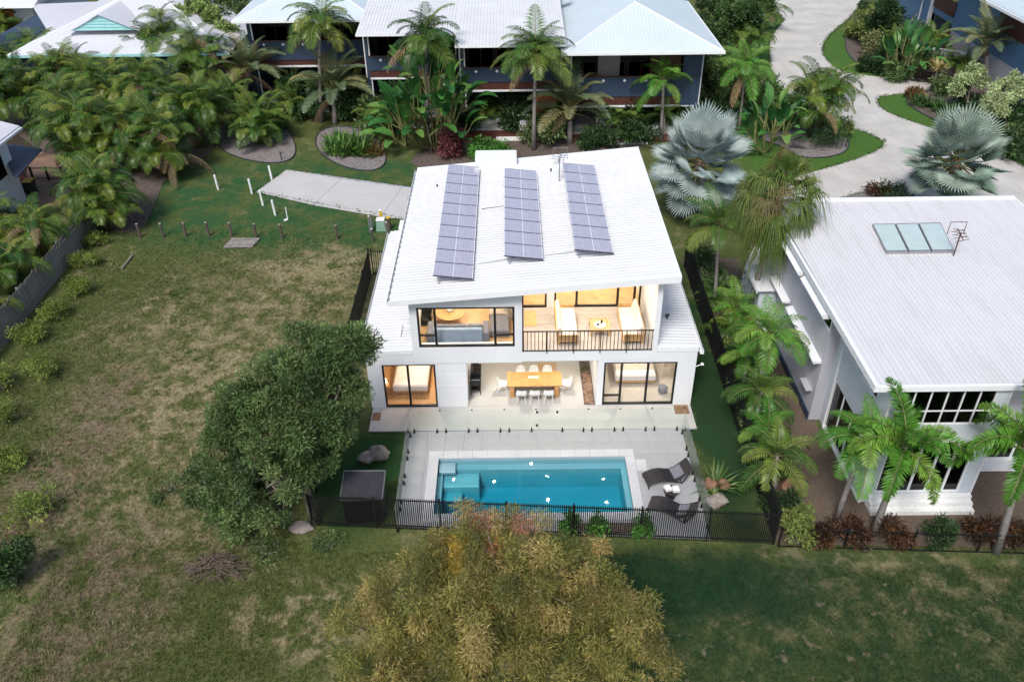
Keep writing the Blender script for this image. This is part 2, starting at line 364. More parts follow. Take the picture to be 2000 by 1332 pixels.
def blob(r, seed, sub=3, amp=.18, sq=(1,1,1)):
    """rounded stone"""
    q = random.Random(seed); vs, fs = [], []
    n, k = 14, 9
    offs = [(q.uniform(-1,1), q.uniform(-1,1), q.uniform(-1,1), q.uniform(1.5,3.5)) for _ in range(5)]
    mb = MB()
    for i in range(k + 1):
        th = math.pi * i / k
        for j in range(n):
            ph = 2*math.pi*j/n; d = Vector((math.sin(th)*math.cos(ph), math.sin(th)*math.sin(ph), math.cos(th)))
            rr = r * (1 + amp * sum(math.sin(o[3]*d.dot(Vector(o[:3]))*2 + o[0]*5) for o in offs) / 2.2)
            mb.v.append((d.x*rr*sq[0], d.y*rr*sq[1], d.z*rr*sq[2]))
    for i in range(k):
        for j in range(n): jj=(j+1)%n; mb.f.append((i*n+j, (i+1)*n+j, (i+1)*n+jj, i*n+jj))
    return mb
def win(parent, name, x0, x1, z0, z1, y, bars_x=(), bars_z=(), fw=.07, dep=.08, frame='black_frame', pane='window_glass', sub=None):
    """window in a wall facing -Y: frame (> each pane, mullion)"""
    f = MB()
    f.box(x0, x1, y-dep/2, y+dep/2, z0, z0+fw).box(x0, x1, y-dep/2, y+dep/2, z1-fw, z1)
    f.box(x0, x0+fw, y-dep/2, y+dep/2, z0+fw, z1-fw).box(x1-fw, x1, y-dep/2, y+dep/2, z0+fw, z1-fw)
    o = f.build(name, frame, parent)
    xs = [x0+fw] + list(bars_x) + [x1-fw]
    for b in bars_x: MB().box(b-fw*.6, b+fw*.6, y-dep*.42, y+dep*.42, z0+fw, z1-fw).build('mullion', frame, o)
    for i in range(len(xs)-1):
        a, b = xs[i] + (fw*.6 if i else 0), xs[i+1] - (fw*.6 if i+1 < len(xs)-1 else 0)
        zz = [z0+fw] + [q for (k, q) in bars_z if k == i] + [z1-fw]
        for k in range(1, len(zz)-1): MB().box(a, b, y-dep*.4, y+dep*.4, zz[k]-fw*.45, zz[k]+fw*.45).build('transom', frame, o)
        for k in range(len(zz)-1): MB().box(a, b, y-.004, y+.004, zz[k], zz[k+1]).build('pane', pane, o)
    return o
def winx(parent, name, y0, y1, z0, z1, x, bars=(), fw=.07, dep=.08, frame='white_trim', pane='dark_glass'):
    """window in a wall facing -X"""
    f = MB()
    f.box(x-dep/2, x+dep/2, y0, y1, z0, z0+fw).box(x-dep/2, x+dep/2, y0, y1, z1-fw, z1)
    f.box(x-dep/2, x+dep/2, y0, y0+fw, z0+fw, z1-fw).box(x-dep/2, x+dep/2, y1-fw, y1, z0+fw, z1-fw)
    o = f.build(name, frame, parent)
    ys = [y0+fw] + list(bars) + [y1-fw]
    for b in bars: MB().box(x-dep*.42, x+dep*.42, b-fw*.5, b+fw*.5, z0+fw, z1-fw).build('mullion', frame, o)
    for i in range(len(ys)-1): MB().box(x-.004, x+.004, ys[i]+(fw*.5 if i else 0), ys[i+1]-(fw*.5 if i+1 < len(ys)-1 else 0), z0+fw, z1-fw).build('pane', pane, o)
    return o
def rib_sheet_x(x0, x1, zfun, y0, y1, per=.22, h=.03, th=.03):
    """metal roof sheet whose ribs run along X, profile stepping along Y; top surface z = zfun(x)"""
    mb = MB(); prof = []; y = y0; k = int((y1-y0)/per); p = (y1-y0)/k
    for i in range(k):
        a = y0 + i*p; prof += [(a, 0), (a+p*.68, 0), (a+p*.76, h), (a+p*.92, h)]
    prof.append((y1, 0)); n = len(prof)
    for x in (x0, x1): mb.v += [(x, yy, zfun(x)+zz) for yy, zz in prof]
    mb.f += [(i, n+i, n+i+1, i+1) for i in range(n-1)]
    b = len(mb.v)
    mb.add([(x0,y0,zfun(x0)-th),(x1,y0,zfun(x1)-th),(x1,y1,zfun(x1)-th),(x0,y1,zfun(x0)-th)], [(3,2,1,0)])
    return mb
def rib_sheet_y(x0, x1, y0, y1, zfun, per=.22, h=.03, sine=False):
    mb = MB(); prof = []; k = int((x1-x0)/per); p = (x1-x0)/k
    for i in range(k):
        a = x0 + i*p
        if sine: prof += [(a, 0), (a+p*.25, h*.5), (a+p*.5, h), (a+p*.75, h*.5)]
        else: prof += [(a, 0), (a+p*.68, 0), (a+p*.76, h), (a+p*.92, h)]
    prof.append((x1, 0)); n = len(prof)
    for y in (y0, y1): mb.v += [(xx, y, zfun(y)+zz) for xx, zz in prof]
    mb.f += [(i, i+1, n+i+1, n+i) for i in range(n-1)]
    return mb
def lamp(parent, loc, watts, col=(1, .78, .52), size=.5, name='lamp_light'):
    d = bpy.data.lights.new(name, 'AREA'); d.energy = watts; d.color = col; d.size = size; d.shape = 'DISK'
    o = bpy.data.objects.new(name, d); COL.objects.link(o); o.parent = parent; o.location = Vector(loc) - wloc(parent); return o
def downlight(loc, watts, label, size=.12, col=(1, .78, .52), glow=.085):
    t = thing('downlight', label, 'light', loc, 'warm ceiling downlights in the white house')
    x, y, z = loc
    MB().cyl(x, y, z-.012, z, glow*1.5, n=14).build('rim', 'white_trim', t)
    MB().cyl(x, y, z-.022, z-.013, glow, n=14).build('bulb', 'downlight_glow', t)
    lamp(t, (x, y, z-.04), watts, col, size); return t
# ------------------------------------------------------------------ the setting: ground, road, beds, patio, pool deck
GZ = -.06
PX0, PX1, PY0, PY1 = -3.20, 4.77, 23.25, 26.50        # pool opening
def sheet_with_hole(x0, x1, y0, y1, hx0, hx1, hy0, hy1, z):
    xs = [x0, hx0, hx1, x1]; ys = [y0, hy0, hy1, y1]; mb = MB()
    for i in range(3):
        for j in range(3):
            if i == 1 and j == 1: continue
            mb.add([(xs[i],ys[j],z),(xs[i+1],ys[j],z),(xs[i+1],ys[j+1],z),(xs[i],ys[j+1],z)], [(0,1,2,3)])
    return mb
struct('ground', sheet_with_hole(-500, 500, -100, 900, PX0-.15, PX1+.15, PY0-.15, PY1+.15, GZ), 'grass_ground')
def px_poly(pts, z=0.0): return [(p.x, p.y) for p in (gz(u, v, z) for u, v in pts)]
def smooth_poly(pts, k=3):
    for _ in range(k):
        q = []
        for i in range(len(pts)):
            a, b = pts[i], pts[(i+1) % len(pts)]
            q += [(a[0]*.75+b[0]*.25, a[1]*.75+b[1]*.25), (a[0]*.25+b[0]*.75, a[1]*.25+b[1]*.75)]
        pts = q
    return pts
def flat(name, pts, z0, z1, m, label=None, sm=0):
    if sm: pts = smooth_poly(pts, sm)
    a = sum(pts[i][0]*pts[(i+1)%len(pts)][1]-pts[(i+1)%len(pts)][0]*pts[i][1] for i in range(len(pts)))
    if a < 0: pts = pts[::-1]
    mb = MB(); n = len(pts)
    mb.prism_z(pts, z0, z1); return struct(name, mb, m, label=label), pts
def bed(name, px, m, label, z=-.03, edge=True):
    o, pts = flat(name, px_poly(px), GZ - .1, z, m, label, 2)
    if edge: MB().tube([(x, y, z + .02) for x, y in pts] + [(pts[0][0], pts[0][1], z + .02)], .05, 5).build('edging', 'dark_metal', o)
    return o
flat('gravel_yard', [(9.95, 21.6), (26, 21.0), (26, 26.5), (13.5, 26.5), (13.5, 43.5), (10.1, 43.5)], GZ-.1, -.045, 'gravel_brown', 'brown gravel yard around the neighbouring white house')
ROAD = [(1470,-25),(1690,-25),(1682,8),(1655,40),(1625,62),(1607,85),(1606,102),(1618,122),(1645,140),(1700,148),(1790,158),(1840,166),(1800,180),(1725,186),(1711,194),(1722,214),(1765,232),(1815,248),(1900,282),(2030,335),(2030,410),(1900,405),(1760,380),(1690,372),(1630,390),(1560,470),(1500,640),(1435,640),(1455,500),(1500,425),(1545,345),(1610,330),(1690,305),(1735,281),(1705,262),(1650,245),(1600,222),(1545,190),(1508,150),(1502,98),(1506,72),(1522,50),(1535,38),(1505,12)]
r_, rp_ = flat('road', px_poly(ROAD), GZ-.1, -.02, 'road_concrete', 'pale concrete driveway road winding between the houses', 1)
for a, b in (((1503,98),(1606,96)), ((1560,190),(1720,190)), ((1712,302),(1768,332)), ((1650,245),(1722,214)), ((1612,338),(1690,371)), ((1480,470),(1545,480)), ((1800,245),(1900,380))):
    p, q = gz(*a), gz(*b); d = (q-p); MB().obox(((p.x+q.x)/2, (p.y+q.y)/2, -.0185), d.length, .05, .006, math.atan2(d.y, d.x)).build('control_joint', 'grey_wall', r_)
# white concrete pad left of the house, cast in bays
dr = None
pad, _ = flat('driveway', px_poly([(499,375),(560,331),(806,366),(806,430),(789,428)]), GZ-.1, -.012, 'grey_wall', 'grey concrete parking pad on the lawn left of the white house')
for bay in ([(500,375),(560,331.5),(665,350.5),(612,400.5)], [(613.5,401),(666.5,351),(784,366),(744,423.5)], [(745.5,424),(785.5,366.3),(870,372),(870,436)]):
    MB().prism_z(px_poly(bay)[::-1] if False else px_poly(bay), -.011, .004).build('slab', 'concrete_drive', pad)
bed('garden_bed', [(425,262),(430,292),(470,310),(530,320),(572,312),(580,288),(562,250),(520,215),(430,225)], 'pale_mulch', 'mulched garden bed with curved edging nearest the palm thicket')
bed('garden_bed', [(612,283),(640,312),(690,332),(742,333),(758,308),(742,270),(690,245),(625,250)], 'pale_mulch', 'round mulched bed beyond the grey concrete pad')
bed('garden_bed', [(796,330),(812,296),(860,280),(1000,262),(1250,262),(1260,300),(1000,330)], 'mulch', 'brown mulch bed directly behind the white house', edge=False)
bed('garden_bed', [(1530,285),(1560,308),(1620,308),(1660,293),(1655,262),(1600,245),(1530,250),(1470,270)], 'pale_mulch', 'mulched island bed inside the bend of the road')
bed('garden_bed', [(1655,55),(1648,100),(1690,138),(1780,160),(1880,165),(1960,110),(1880,40),(1720,35)], 'mulch', 'dark mulch bed along the outer bend of the road')
bed('garden_bed', [(1760,188),(1790,218),(1860,248),(1980,295),(2060,300),(2060,120),(1850,172)], 'mulch', 'dark mulch bed below the blue house at right')
bed('garden_bed', [(1600,400),(1625,388),(1700,368),(1765,376),(1800,392),(1780,420),(1620,420)], 'pale_mulch', 'mulch strip behind the neighbouring flat white roof', edge=False)
bed('garden_bed', [(0,130),(60,150),(430,235),(420,300),(330,330),(300,400),(280,450),(225,455),(130,420),(110,330),(30,250),(-80,240)], 'mulch', 'shaded mulch ground under the palm thicket at left', edge=False)

# patio: saw-cut concrete panels, alfresco floor
pt, _ = flat('patio', [(-6.40, 28.26), (8.14, 28.22), (8.14, 33.4), (-6.40, 33.4)], GZ-.1, -.012, 'grey_wall', 'pale concrete patio along the front of the white house')
for x0, x1, y0, y1 in ((-6.4,-4.56,28.26,29.9),(-4.55,-2.08,28.26,29.9),(-2.07,.34,28.26,29.9),(.35,3.27,28.26,29.9),(3.28,8.14,28.24,29.9),
                       (-2.07,.34,29.91,31.0),(.35,3.27,29.91,31.0),(-2.07,.34,31.01,33.5),(.35,3.27,31.01,33.5)):
    MB().box(x0, x1-.006, y0, y1-.006, -.011, 0).build('slab', 'concrete_patio', pt)
for x0, x1, y0, y1, l in ((-6.35,-5.98,28.98,29.52,'brown doormat on the left end of the patio'), (7.35,8.0,29.2,29.82,'brown doormat on the right end of the patio')):
    o = MB().bbox(x0, x1, y0, y1, .004, .022, .006).build('doormat', 'mat_brown'); tag(o, l, 'doormat')
# pool deck and its pavers
DX0, DX1, DY0, DY1 = -4.55, 7.46, 21.72, 28.2
def fy(x): return 22.78 - 1.2*(x+7.85)/17.65 + .07       # line of the slatted fence, which the deck runs up to
_d = sheet_with_hole(DX0, DX1, 22.7, DY1, PX0-.1, PX1+.1, PY0-.1, PY1+.1, -.022)
_d.add([(DX0,fy(DX0),-.022),(DX1,fy(DX1),-.022),(DX1,22.7,-.022),(DX0,22.7,-.022)], [(0,1,2,3)])
pd = struct('pool_deck', _d, 'grey_wall', label='light grey paved deck around the swimming pool')
tile = MB().bbox(-.398, .398, -.398, .398, -.02, 0, .004).mesh('paver', 'deck_tile')
nx = 15; ny = 8; tx = (DX1-DX0)/nx; ty = (DY1-DY0)/ny
CX0, CX1, CY0, CY1 = PX0-.42, PX1+.38, PY0-.4, PY1+.42
def paver(x0, x1, y0, y1):
    if x1-x0 < .02 or y1-y0 < .02: return
    if y0 < fy(x0):            # cut along the fence
        if y1 <= fy(x0)+.02: 
            return
        MB().prism_z([(x0+.003,max(y0,fy(x0))+.003),(x1-.003,max(y0,fy(x1))+.003),(x1-.003,y1-.003),(x0+.003,y1-.003)], -.02, 0).build('paver', 'deck_tile', pd); return
    link('paver', tile, pd, ((x0+x1)/2, (y0+y1)/2, rnd.uniform(-.0015, .0015)), (0,0,0), ((x1-x0-.005)/.8, (y1-y0-.005)/.8, 1))
for i in range(nx):
    for j in range(ny):
        x0, x1, y0, y1 = DX0+i*tx, DX0+(i+1)*tx, DY0+j*ty, DY0+(j+1)*ty
        if x0 >= CX0 and x1 <= CX1 and y0 >= CY0 and y1 <= CY1: continue
        if x1 <= CX0 or x0 >= CX1 or y1 <= CY0 or y0 >= CY1: paver(x0, x1, y0, y1); continue
        # tiles cut round the coping
        if x0 < CX0: paver(x0, CX0, y0, y1)
        if x1 > CX1: paver(CX1, x1, y0, y1)
        a, b = max(x0, CX0), min(x1, CX1)
        if y0 < CY0: paver(a, b, y0, CY0)
        if y1 > CY1: paver(a, b, CY1, y1)

# ------------------------------------------------------------------ swimming pool
pool = thing('swimming_pool', 'rectangular blue swimming pool with white coping and entry steps', 'pool', ((PX0+PX1)/2, (PY0+PY1)/2, 0))
D = -1.5; wt = .3
sh = MB(); W = -.16
def inner(x0, x1, y0, y1, za, zb):      # four walls facing inwards
    sh.add([(x0,y0,za),(x1,y0,za),(x1,y1,za),(x0,y1,za),(x0,y0,zb),(x1,y0,zb),(x1,y1,zb),(x0,y1,zb)], [(0,1,5,4),(1,2,6,5),(2,3,7,6),(3,0,4,7)])
inner(PX0, PX1, PY0, PY1, 0, -.42)
sh.add([(PX0,PY0,-.42),(PX1,PY0,-.42),(PX1,PY1,-.42),(PX0,PY1,-.42),(PX0+.22,PY0+.22,-.42),(PX1-.22,PY0+.22,-.42),(PX1-.22,PY1-.3,-.42),(PX0+.22,PY1-.3,-.42)],
       [(0,1,5,4),(1,2,6,5),(2,3,7,6),(3,0,4,7)])
inner(PX0+.22, PX1-.22, PY0+.22, PY1-.3, -.42, D)
sh.add([(PX0+.22,PY0+.22,D),(PX1-.22,PY0+.22,D),(PX1-.22,PY1-.3,D),(PX0+.22,PY1-.3,D)], [(0,1,2,3)])
sh.build('shell', 'pool_shell', pool)
MB().bbox(PX0+.03, PX0+.75, PY1-.62, PY1-.04, -.41, -.24, .03).build('step', 'pool_ledge', pool)
MB().bbox(PX0+.23, PX0+1.75, PY1-1.12, PY1-.31, D, -.60, .04).build('step', 'pool_ledge', pool)
MB().bbox(PX0+.23, PX0+1.05, PY1-1.62, PY1-1.13, D, -.92, .04).build('step', 'pool_ledge', pool)
MB().bbox(PX0+2.1, PX1-.23, PY1-.34, PY1-.02, -.43, -.41, .004).build('ledge', 'pool_ledge', pool)
MB().box(PX0-.01, PX1+.01, PY0-.01, PY1+.01, D-.05, W).build('water', 'pool_water', pool)
def cop(x0, x1, y0, y1): MB().bbox(x0+.003, x1-.003, y0+.003, y1-.003, -.06, .012, .008).build('coping_stone', 'coping', pool)
k = 14
for i in range(k):
    a, b = CX0+(CX1-CX0)*i/k, CX0+(CX1-CX0)*(i+1)/k
    cop(a, b, PY1-.03, CY1); cop(a, b, CY0, PY0+.03)
k = 5
for i in range(k):
    a, b = PY0+.03+(PY1-PY0-.06)*i/k, PY0+.03+(PY1-PY0-.06)*(i+1)/k
    cop(CX0, PX0+.03, a, b); cop(PX1-.03, CX1, a, b)
o = MB().bbox(CX1+.006, CX1+.44, 25.55, 26.25, .002, .016, .006).build('skimmer_lid', 'coping'); tag(o, 'square pale skimmer lid beside the pool coping', 'lid')
# ------------------------------------------------------------------ the white house
HX0, HX1, HY0, HY1 = -6.45, 8.15, 29.90, 41.4
UX0, UX1 = -4.35, 6.35
RZ0, RX0, RSL = 6.07, -5.04, .0867
RX1, RY0, RY1 = 6.91, 29.33, 42.96
def rz(x): return RZ0 + RSL * (x - RX0)
house = thing('white_house', 'white two-storey house with a sloping metal roof behind the pool', 'house', ((HX0+HX1)/2, HY0, 0))
W_ = .2
g = MB()   # ground-floor front wall round its openings
for x0, x1, z0, z1 in ((HX0,-5.80,0,3.05),(-5.80,-3.42,2.42,3.05),(-3.42,-2.05,0,3.05),(-2.05,3.80,2.53,3.05),(3.80,4.08,0,3.05),(4.08,7.33,2.42,3.05),(7.33,HX1,0,3.05)):
    g.box(x0, x1, HY0, HY0+W_, z0, z1)
g.build('front_wall', 'white_wall', house)
g = MB(); g.box(HX0, HX0+W_, HY0+W_, HY1, 0, 3.0); g.box(HX1-W_, HX1, HY0+W_, HY1, 0, 3.0); g.box(HX0, HX1, HY1, HY1+W_, 0, 3.0); g.build('side_wall', 'white_wall', house)
u = MB(); t = .28; ya, yb = HY0-.03, HY0+.17
def up(x0, x1, z0, z1=None): u.prism_y([(x0,z0),(x1,z0),(x1,z1 if z1 else rz(x1)-t),(x0,z1 if z1 else rz(x0)-t)], ya, yb)
up(UX0, -4.04, 2.50); up(-4.04, .12, 5.42); up(-4.04, .12, 2.50, 3.37); up(.12, .44, 2.50); up(.44, 6.12, 2.56, 3.08); up(6.12, UX1, 2.50)
u.build('upper_wall', 'white_wall', house)
s = MB()
for x0, x1 in ((UX0, UX0+W_), (UX1-W_-.03, UX1)): s.prism_y([(x0,2.6),(x1,2.6),(x1,rz(x1)-t),(x0,rz(x0)-t)], yb, 42.3)
s.prism_y([(UX0,2.6),(UX1,2.6),(UX1,rz(UX1)-t),(UX0,rz(UX0)-t)], 42.3, 42.5)
s.build('upper_side_wall', 'white_wall', house)
# horizontal cladding joint lines on the ground floor
for z in (.62, 1.24, 1.86): 
    for x0, x1 in ((HX0,-5.82),(-3.40,-2.05),(7.35,HX1)): MB().box(x0, x1, HY0-.006, HY0-.001, z, z+.012).build('cladding_board', 'white_trim', house)
# upper roof
ur = rib_sheet_x(RX0, RX1-.1, rz, RY0+.1, RY1-.35, .235, .035).build('upper_roof', 'white_roof', house)
f = MB(); f.prism_y([(RX0,rz(RX0)-.2),(RX1,rz(RX1)-.26),(RX1,rz(RX1)+.05),(RX0,rz(RX0)+.03)], RY0-.02, RY0+.1); f.build('fascia', 'white_trim', ur)
f = MB(); f.prism_y([(RX0,rz(RX0)-.2),(RX1,rz(RX1)-.26),(RX1,rz(RX1)+.06),(RX0,rz(RX0)+.04)], RY1-.35, RY1); f.build('back_capping', 'white_trim', ur)
MB().box(RX1-.1, RX1, RY0+.1, RY1-.35, rz(RX1)-.26, rz(RX1)+.05).build('barge_board', 'white_trim', ur)
g = MB().box(RX0-.13, RX0, RY0, RY1-.1, RZ0-.17, RZ0-.15).box(RX0-.13, RX0-.115, RY0, RY1-.1, RZ0-.15, RZ0-.03).box(RX0-.115,RX0,RY0,RY0+.015,RZ0-.15,RZ0-.03); g.build('gutter', 'white_trim', ur)
for k in range(26): 
    y = RY0 + .3 + k*.5; MB().box(RX0-.115, RX0-.0, y, y+.06, RZ0-.05, RZ0-.035).build('gutter_strap', 'grey_metal', ur)
sf = MB(); sf.prism_y([(RX0+.05,rz(RX0)-.26),(RX1-.12,rz(RX1)-.33),(RX1-.12,rz(RX1)-.20),(RX0+.05,rz(RX0)-.13)], RY0+.1, RY1-.36); sf.build('soffit', 'interior_wall', ur)
MB().bbox(-1.85, .36, 42.1, 43.15, 5.9, 6.98, .02).build('roof_box', 'white_trim', house)
for x, y in ((-3.78, 40.24), (2.13, 40.91)):
    MB().cyl(x, y, rz(x)-.05, rz(x)+.16, .045, n=10).build('vent_pipe', 'dark_metal', ur)
# cables lying on the sheeting
MB().tube([(-1.4, 37.1, rz(-1.4)+.06), (-.35, 37.2, rz(-.35)+.06)], .014, 4).build('cable', 'dark_metal', ur)
MB().tube([(-1.4, 31.75, rz(-1.4)+.06), (.2, 32.0, rz(.2)+.06)], .014, 4).build('cable', 'grey_metal', ur)
MB().tube([(1.5, 31.95, rz(1.5)+.06), (3.4, 32.2, rz(3.4)+.06)], .014, 4).build('cable', 'grey_metal', ur)
# lower roofs, nearly flat
def lzl(x): return 3.07 + .05*(x+6.65)
def lzr(x): return 3.17 - .04*(x-6.35)
lr = rib_sheet_x(-6.62, UX0-.002, lzl, HY0+.12, 41.35, .235, .03).build('lower_roof', 'white_roof', house)
MB().prism_y([(HX0-.02,2.98),(UX0-.01,2.98),(UX0-.01,3.21),(HX0-.02,3.16)], HY0-.025, HY0+.12).build('capping', 'white_trim', lr)
MB().box(-6.78, -6.62, HY0-.02, 41.4, 2.88, 2.90).box(-6.78, -6.765, HY0-.02, 41.4, 2.90, 3.02).build('gutter', 'white_trim', lr)
MB().bbox(-6.1, UX0-.01, 41.0, 41.9, 3.0, 3.5, .02).build('roof_box', 'white_trim', house)
# small upstand curb on the low roof next to the upper wall
MB().box(-5.05, UX0-.005, 31.9, 32.0, 3.12, 3.30).box(-5.05, -4.98, 30.9, 31.9, 3.12, 3.27).build('roof_curb', 'white_trim', lr)
lr2 = rib_sheet_x(UX1+.002, 8.26, lzr, HY0+.12, 41.35, .235, .03).build('lower_roof', 'white_roof', house)
MB().prism_y([(UX1+.01,2.98),(HX1+.02,2.98),(HX1+.02,3.17),(UX1+.01,3.24)], HY0-.025, HY0+.12).build('capping', 'white_trim', lr2)
MB().box(8.26, 8.42, HY0-.02, 41.4, 2.83, 2.85).box(8.405, 8.42, HY0-.02, 41.4, 2.85, 3.0).box(8.26,8.405,HY0-.02,HY0-.005,2.85,3.0).build('gutter', 'white_trim', lr2)
MB().cyl(7.15, 32.3, 3.1, 3.3, .05, n=10).tube([(7.05,32.3,3.31),(7.25,32.3,3.33)], .06, 8).build('vent_cowl', 'dark_metal', lr2)
# security lamp arm on the right wall
MB().tube([(8.15,29.95,2.1),(8.4,29.95,2.22)], .02, 6).bbox(8.38,8.5,29.88,30.02,2.2,2.28,.02).build('wall_lamp', 'white_plastic', house)
# floors, ceilings, inner walls
MB().box(UX0+.2, UX1-.23, yb, 42.3, 2.62, 3.11).build('floor_slab', 'interior_wall', house)
MB().box(HX0+.2, UX0+.2, HY0+.2, 41.4, 2.62, 2.95).build('ceiling', 'interior_wall', house)
MB().box(UX1-.23, HX1-.2, HY0+.2, 41.4, 2.62, 2.95).build('ceiling', 'interior_wall', house)
MB().box(-2.25, 3.95, HY0+.2, 34.0, 2.555, 2.615).build('alfresco_ceiling', 'interior_wall', house)
MB().box(-6.25, -2.25, HY0+.2, 35.0, -.05, .006).build('bedroom_floor', 'timber_light', house)
MB().box(4.0, 7.95, HY0+.2, 35.0, -.05, .006).build('bedroom_floor', 'carpet', house)
iw = MB()
iw.box(-6.25, -2.25, 35.0, 35.15, 0, 2.62).box(3.95, 7.95, 35.0, 35.15, 0, 2.62)
iw.build('inner_wall', 'interior_wall', house)
aw = MB(); aw.box(-2.25, -2.05, HY0+.2, 35, 0, 2.55); aw.box(3.80, 4.0, HY0+.2, 35.0, 0, 2.55); aw.build('alfresco_wall', 'white_wall', house)
bw = MB(); bw.box(-2.05, -1.1, 33.5, 33.65, 0, 2.55).box(2.3, 3.8, 33.5, 33.65, 0, 2.55).box(-1.1, 2.3, 33.5, 33.65, 2.3, 2.55); bw.build('alfresco_back_wall', 'white_wall', house)
win(house, 'sliding_door', -1.1, 2.3, .01, 2.3, 33.56, (0.6,), (), .08, .09)
MB().box(-2.05, 3.8, 33.66, 41.2, -.05, .004).build('hall_floor', 'timber_floor', house)
MB().box(-2.05, 3.8, 40.5, 40.6, 0, 2.55).build('hall_wall', 'interior_wall', house)
# living room upstairs
MB().box(UX0+.21, .30, yb, 38.5, 3.111, 3.125).build('living_floor', 'timber_floor', house)
MB().prism_y([(UX0+.2,3.12),(.3,3.12),(.3,rz(.3)-.3),(UX0+.2,rz(UX0)-.3)], 38.5, 38.6).build('living_wall', 'interior_wall', house)
MB().box(.30, .42, yb, 33.35, 3.12, rz(.3)-.3).build('living_wall', 'interior_wall', house)
MB().box(.30, .42, 35.2, 38.5, 3.12, rz(.3)-.3).build('living_wall', 'interior_wall', house)
# balcony and the room behind it
bf = MB().box(.43, 6.11, ya, 33.34, 3.111, 3.13).build('balcony_floor', 'grey_wall', house)
bt = MB().bbox(-.298, .298, -.298, .298, -.006, .006, .003).mesh('floor_tile', 'balcony_tile')
for i in range(9):
    for j in range(5):
        x0, x1, y0, y1 = .445+i*.63, .445+(i+1)*.63, ya+.01+j*.694, ya+.01+(j+1)*.694
        link('floor_tile', bt, bf, ((x0+x1)/2 - 0 - wloc(bf).x + 0, (y0+y1)/2 - wloc(bf).y, 3.137 - wloc(bf).z), (0,0,0), ((x1-x0-.006)/.6, (y1-y0-.006)/.6, 1))
MB().prism_y([(1.65,3.13),(2.0,3.13),(2.0,rz(2)-.3),(1.65,rz(1.65)-.3)], 33.35, 33.5).build('balcony_back_wall', 'white_wall', house)
win(house, 'balcony_window', .46, 1.65, 3.13, 5.6, 33.42, (), ((0, 4.45),), .09, .1)
win(house, 'balcony_door', 2.0, 6.05, 3.13, 5.75, 33.42, (3.05, 4.97, 5.75), (), .09, .1)
MB().prism_y([(.44,5.62),(6.1,5.77),(6.1,rz(6.1)-.3),(.44,rz(.44)-.3)], 33.36, 33.5).build('balcony_header', 'white_wall', house)
MB().box(.31, 6.11, 33.52, 39.5, 3.111, 3.127).build('rear_floor', 'timber_floor', house)
MB().prism_y([(.3,3.12),(6.1,3.12),(6.1,rz(6.1)-.3),(.3,rz(.3)-.3)], 39.5, 39.6).build('rear_wall', 'interior_wall', house)
MB().box(5.6, 6.1, 30.2, 30.35, 3.13, rz(5.8)-.3).box(6.09,6.115,33.0,33.35,3.13,rz(6.1)-.3).build('balcony_pier', 'white_wall', house) if False else None
# black screen post at the left of the balcony opening
MB().box(.442, .50, ya-.012, ya+.05, 3.08, rz(.45)-.29).build('balcony_post', 'black_frame', house)
# windows and doors on the front
uw = win(house, 'living_window', -4.04, .12, 3.37, 5.42, ya+.06, (-3.28, -.72), ((0, 3.98), (2, 3.98)), .085, .1)
MB().box(-3.95, .03, ya+.12, yb+.02, 3.455, 3.47).build('sill', 'white_trim', uw)
win(house, 'bedroom_door', -5.80, -3.42, .01, 2.42, HY0+.08, (-4.66,), (), .08, .1)
win(house, 'bedroom_window', 4.08, 7.33, .01, 2.42, HY0+.08, (4.88, 6.05), ((0, .52),), .085, .1)
# balustrade
bal = MB().box(.44, 6.12, ya-.035, ya+.02, 4.13, 4.17).build('balustrade', 'black_frame', house, label='black metal balcony balustrade with square balusters')
MB().box(.44, 6.12, ya-.03, ya+.012, 3.12, 3.155).build('bottom_rail', 'black_frame', bal)
br_ = MB().box(-.014, .014, -.014, .014, 0, .975).mesh('baluster', 'black_frame')
nb_ = 35
for i in range(nb_):
    x = .50 + i*(5.58/(nb_-1)); link('baluster', br_, bal, (x - wloc(bal).x, ya-.008 - wloc(bal).y, 3.155 - wloc(bal).z))
for x in (1.52, 2.68, 3.84, 4.99): MB().box(x-.022, x+.022, ya-.055, ya-.036, 3.0, 4.13).build('post', 'black_frame', bal)
# dark soil strip with stones beside the dining area
gs = struct('pebble_bed', MB().box(3.285, 3.78, 29.95, 33.48, -.05, .01), 'mulch', label='narrow strip of brown stones along the alfresco wall')
pm = [blob(.09, 40+i, amp=.22, sq=(1.3, .9, .6)).mesh('stone', 'pebble', True) for i in range(3)]
for i in range(70):
    link('stone', pm[i % 3], gs, (rnd.uniform(3.36, 3.7), 30.0 + i*.034, .03), (0, 0, rnd.uniform(0, 6)), [rnd.uniform(.6, 1.25)]*3)
# lights: balcony downlights, living, alfresco, rear rooms, bedrooms
for x, y, l in ((1.75,32.2,'back left'), (4.75,32.2,'back right'), (1.75,30.5,'front left'), (4.75,30.5,'front right')):
    downlight((x, y, rz(x)-.30), 22, f'lit balcony ceiling downlight, {l} of the four')
downlight((.95, 33.08, rz(.95)-.30), 14, 'lit balcony ceiling downlight above the woven mat')
for x, y, l in ((-3.1,31.6,'left'), (-1.0,31.6,'right')): downlight((x, y, rz(x)-.30), 30, f'lit living room downlight near the window, {l} one')
downlight((-2, 35, rz(-2)-.30), 75, 'lit downlight deep in the upstairs living room', .5)
downlight((2.2, 36, rz(2.2)-.30), 95, 'lit downlight in the room behind the balcony, left one', .5)
downlight((4.8, 36, rz(4.8)-.30), 95, 'lit downlight in the room behind the balcony, right one', .5)
downlight((-.3, 31.4, 2.55), 22, 'lit alfresco ceiling downlight left of the dining table', .3, (1,.86,.68))
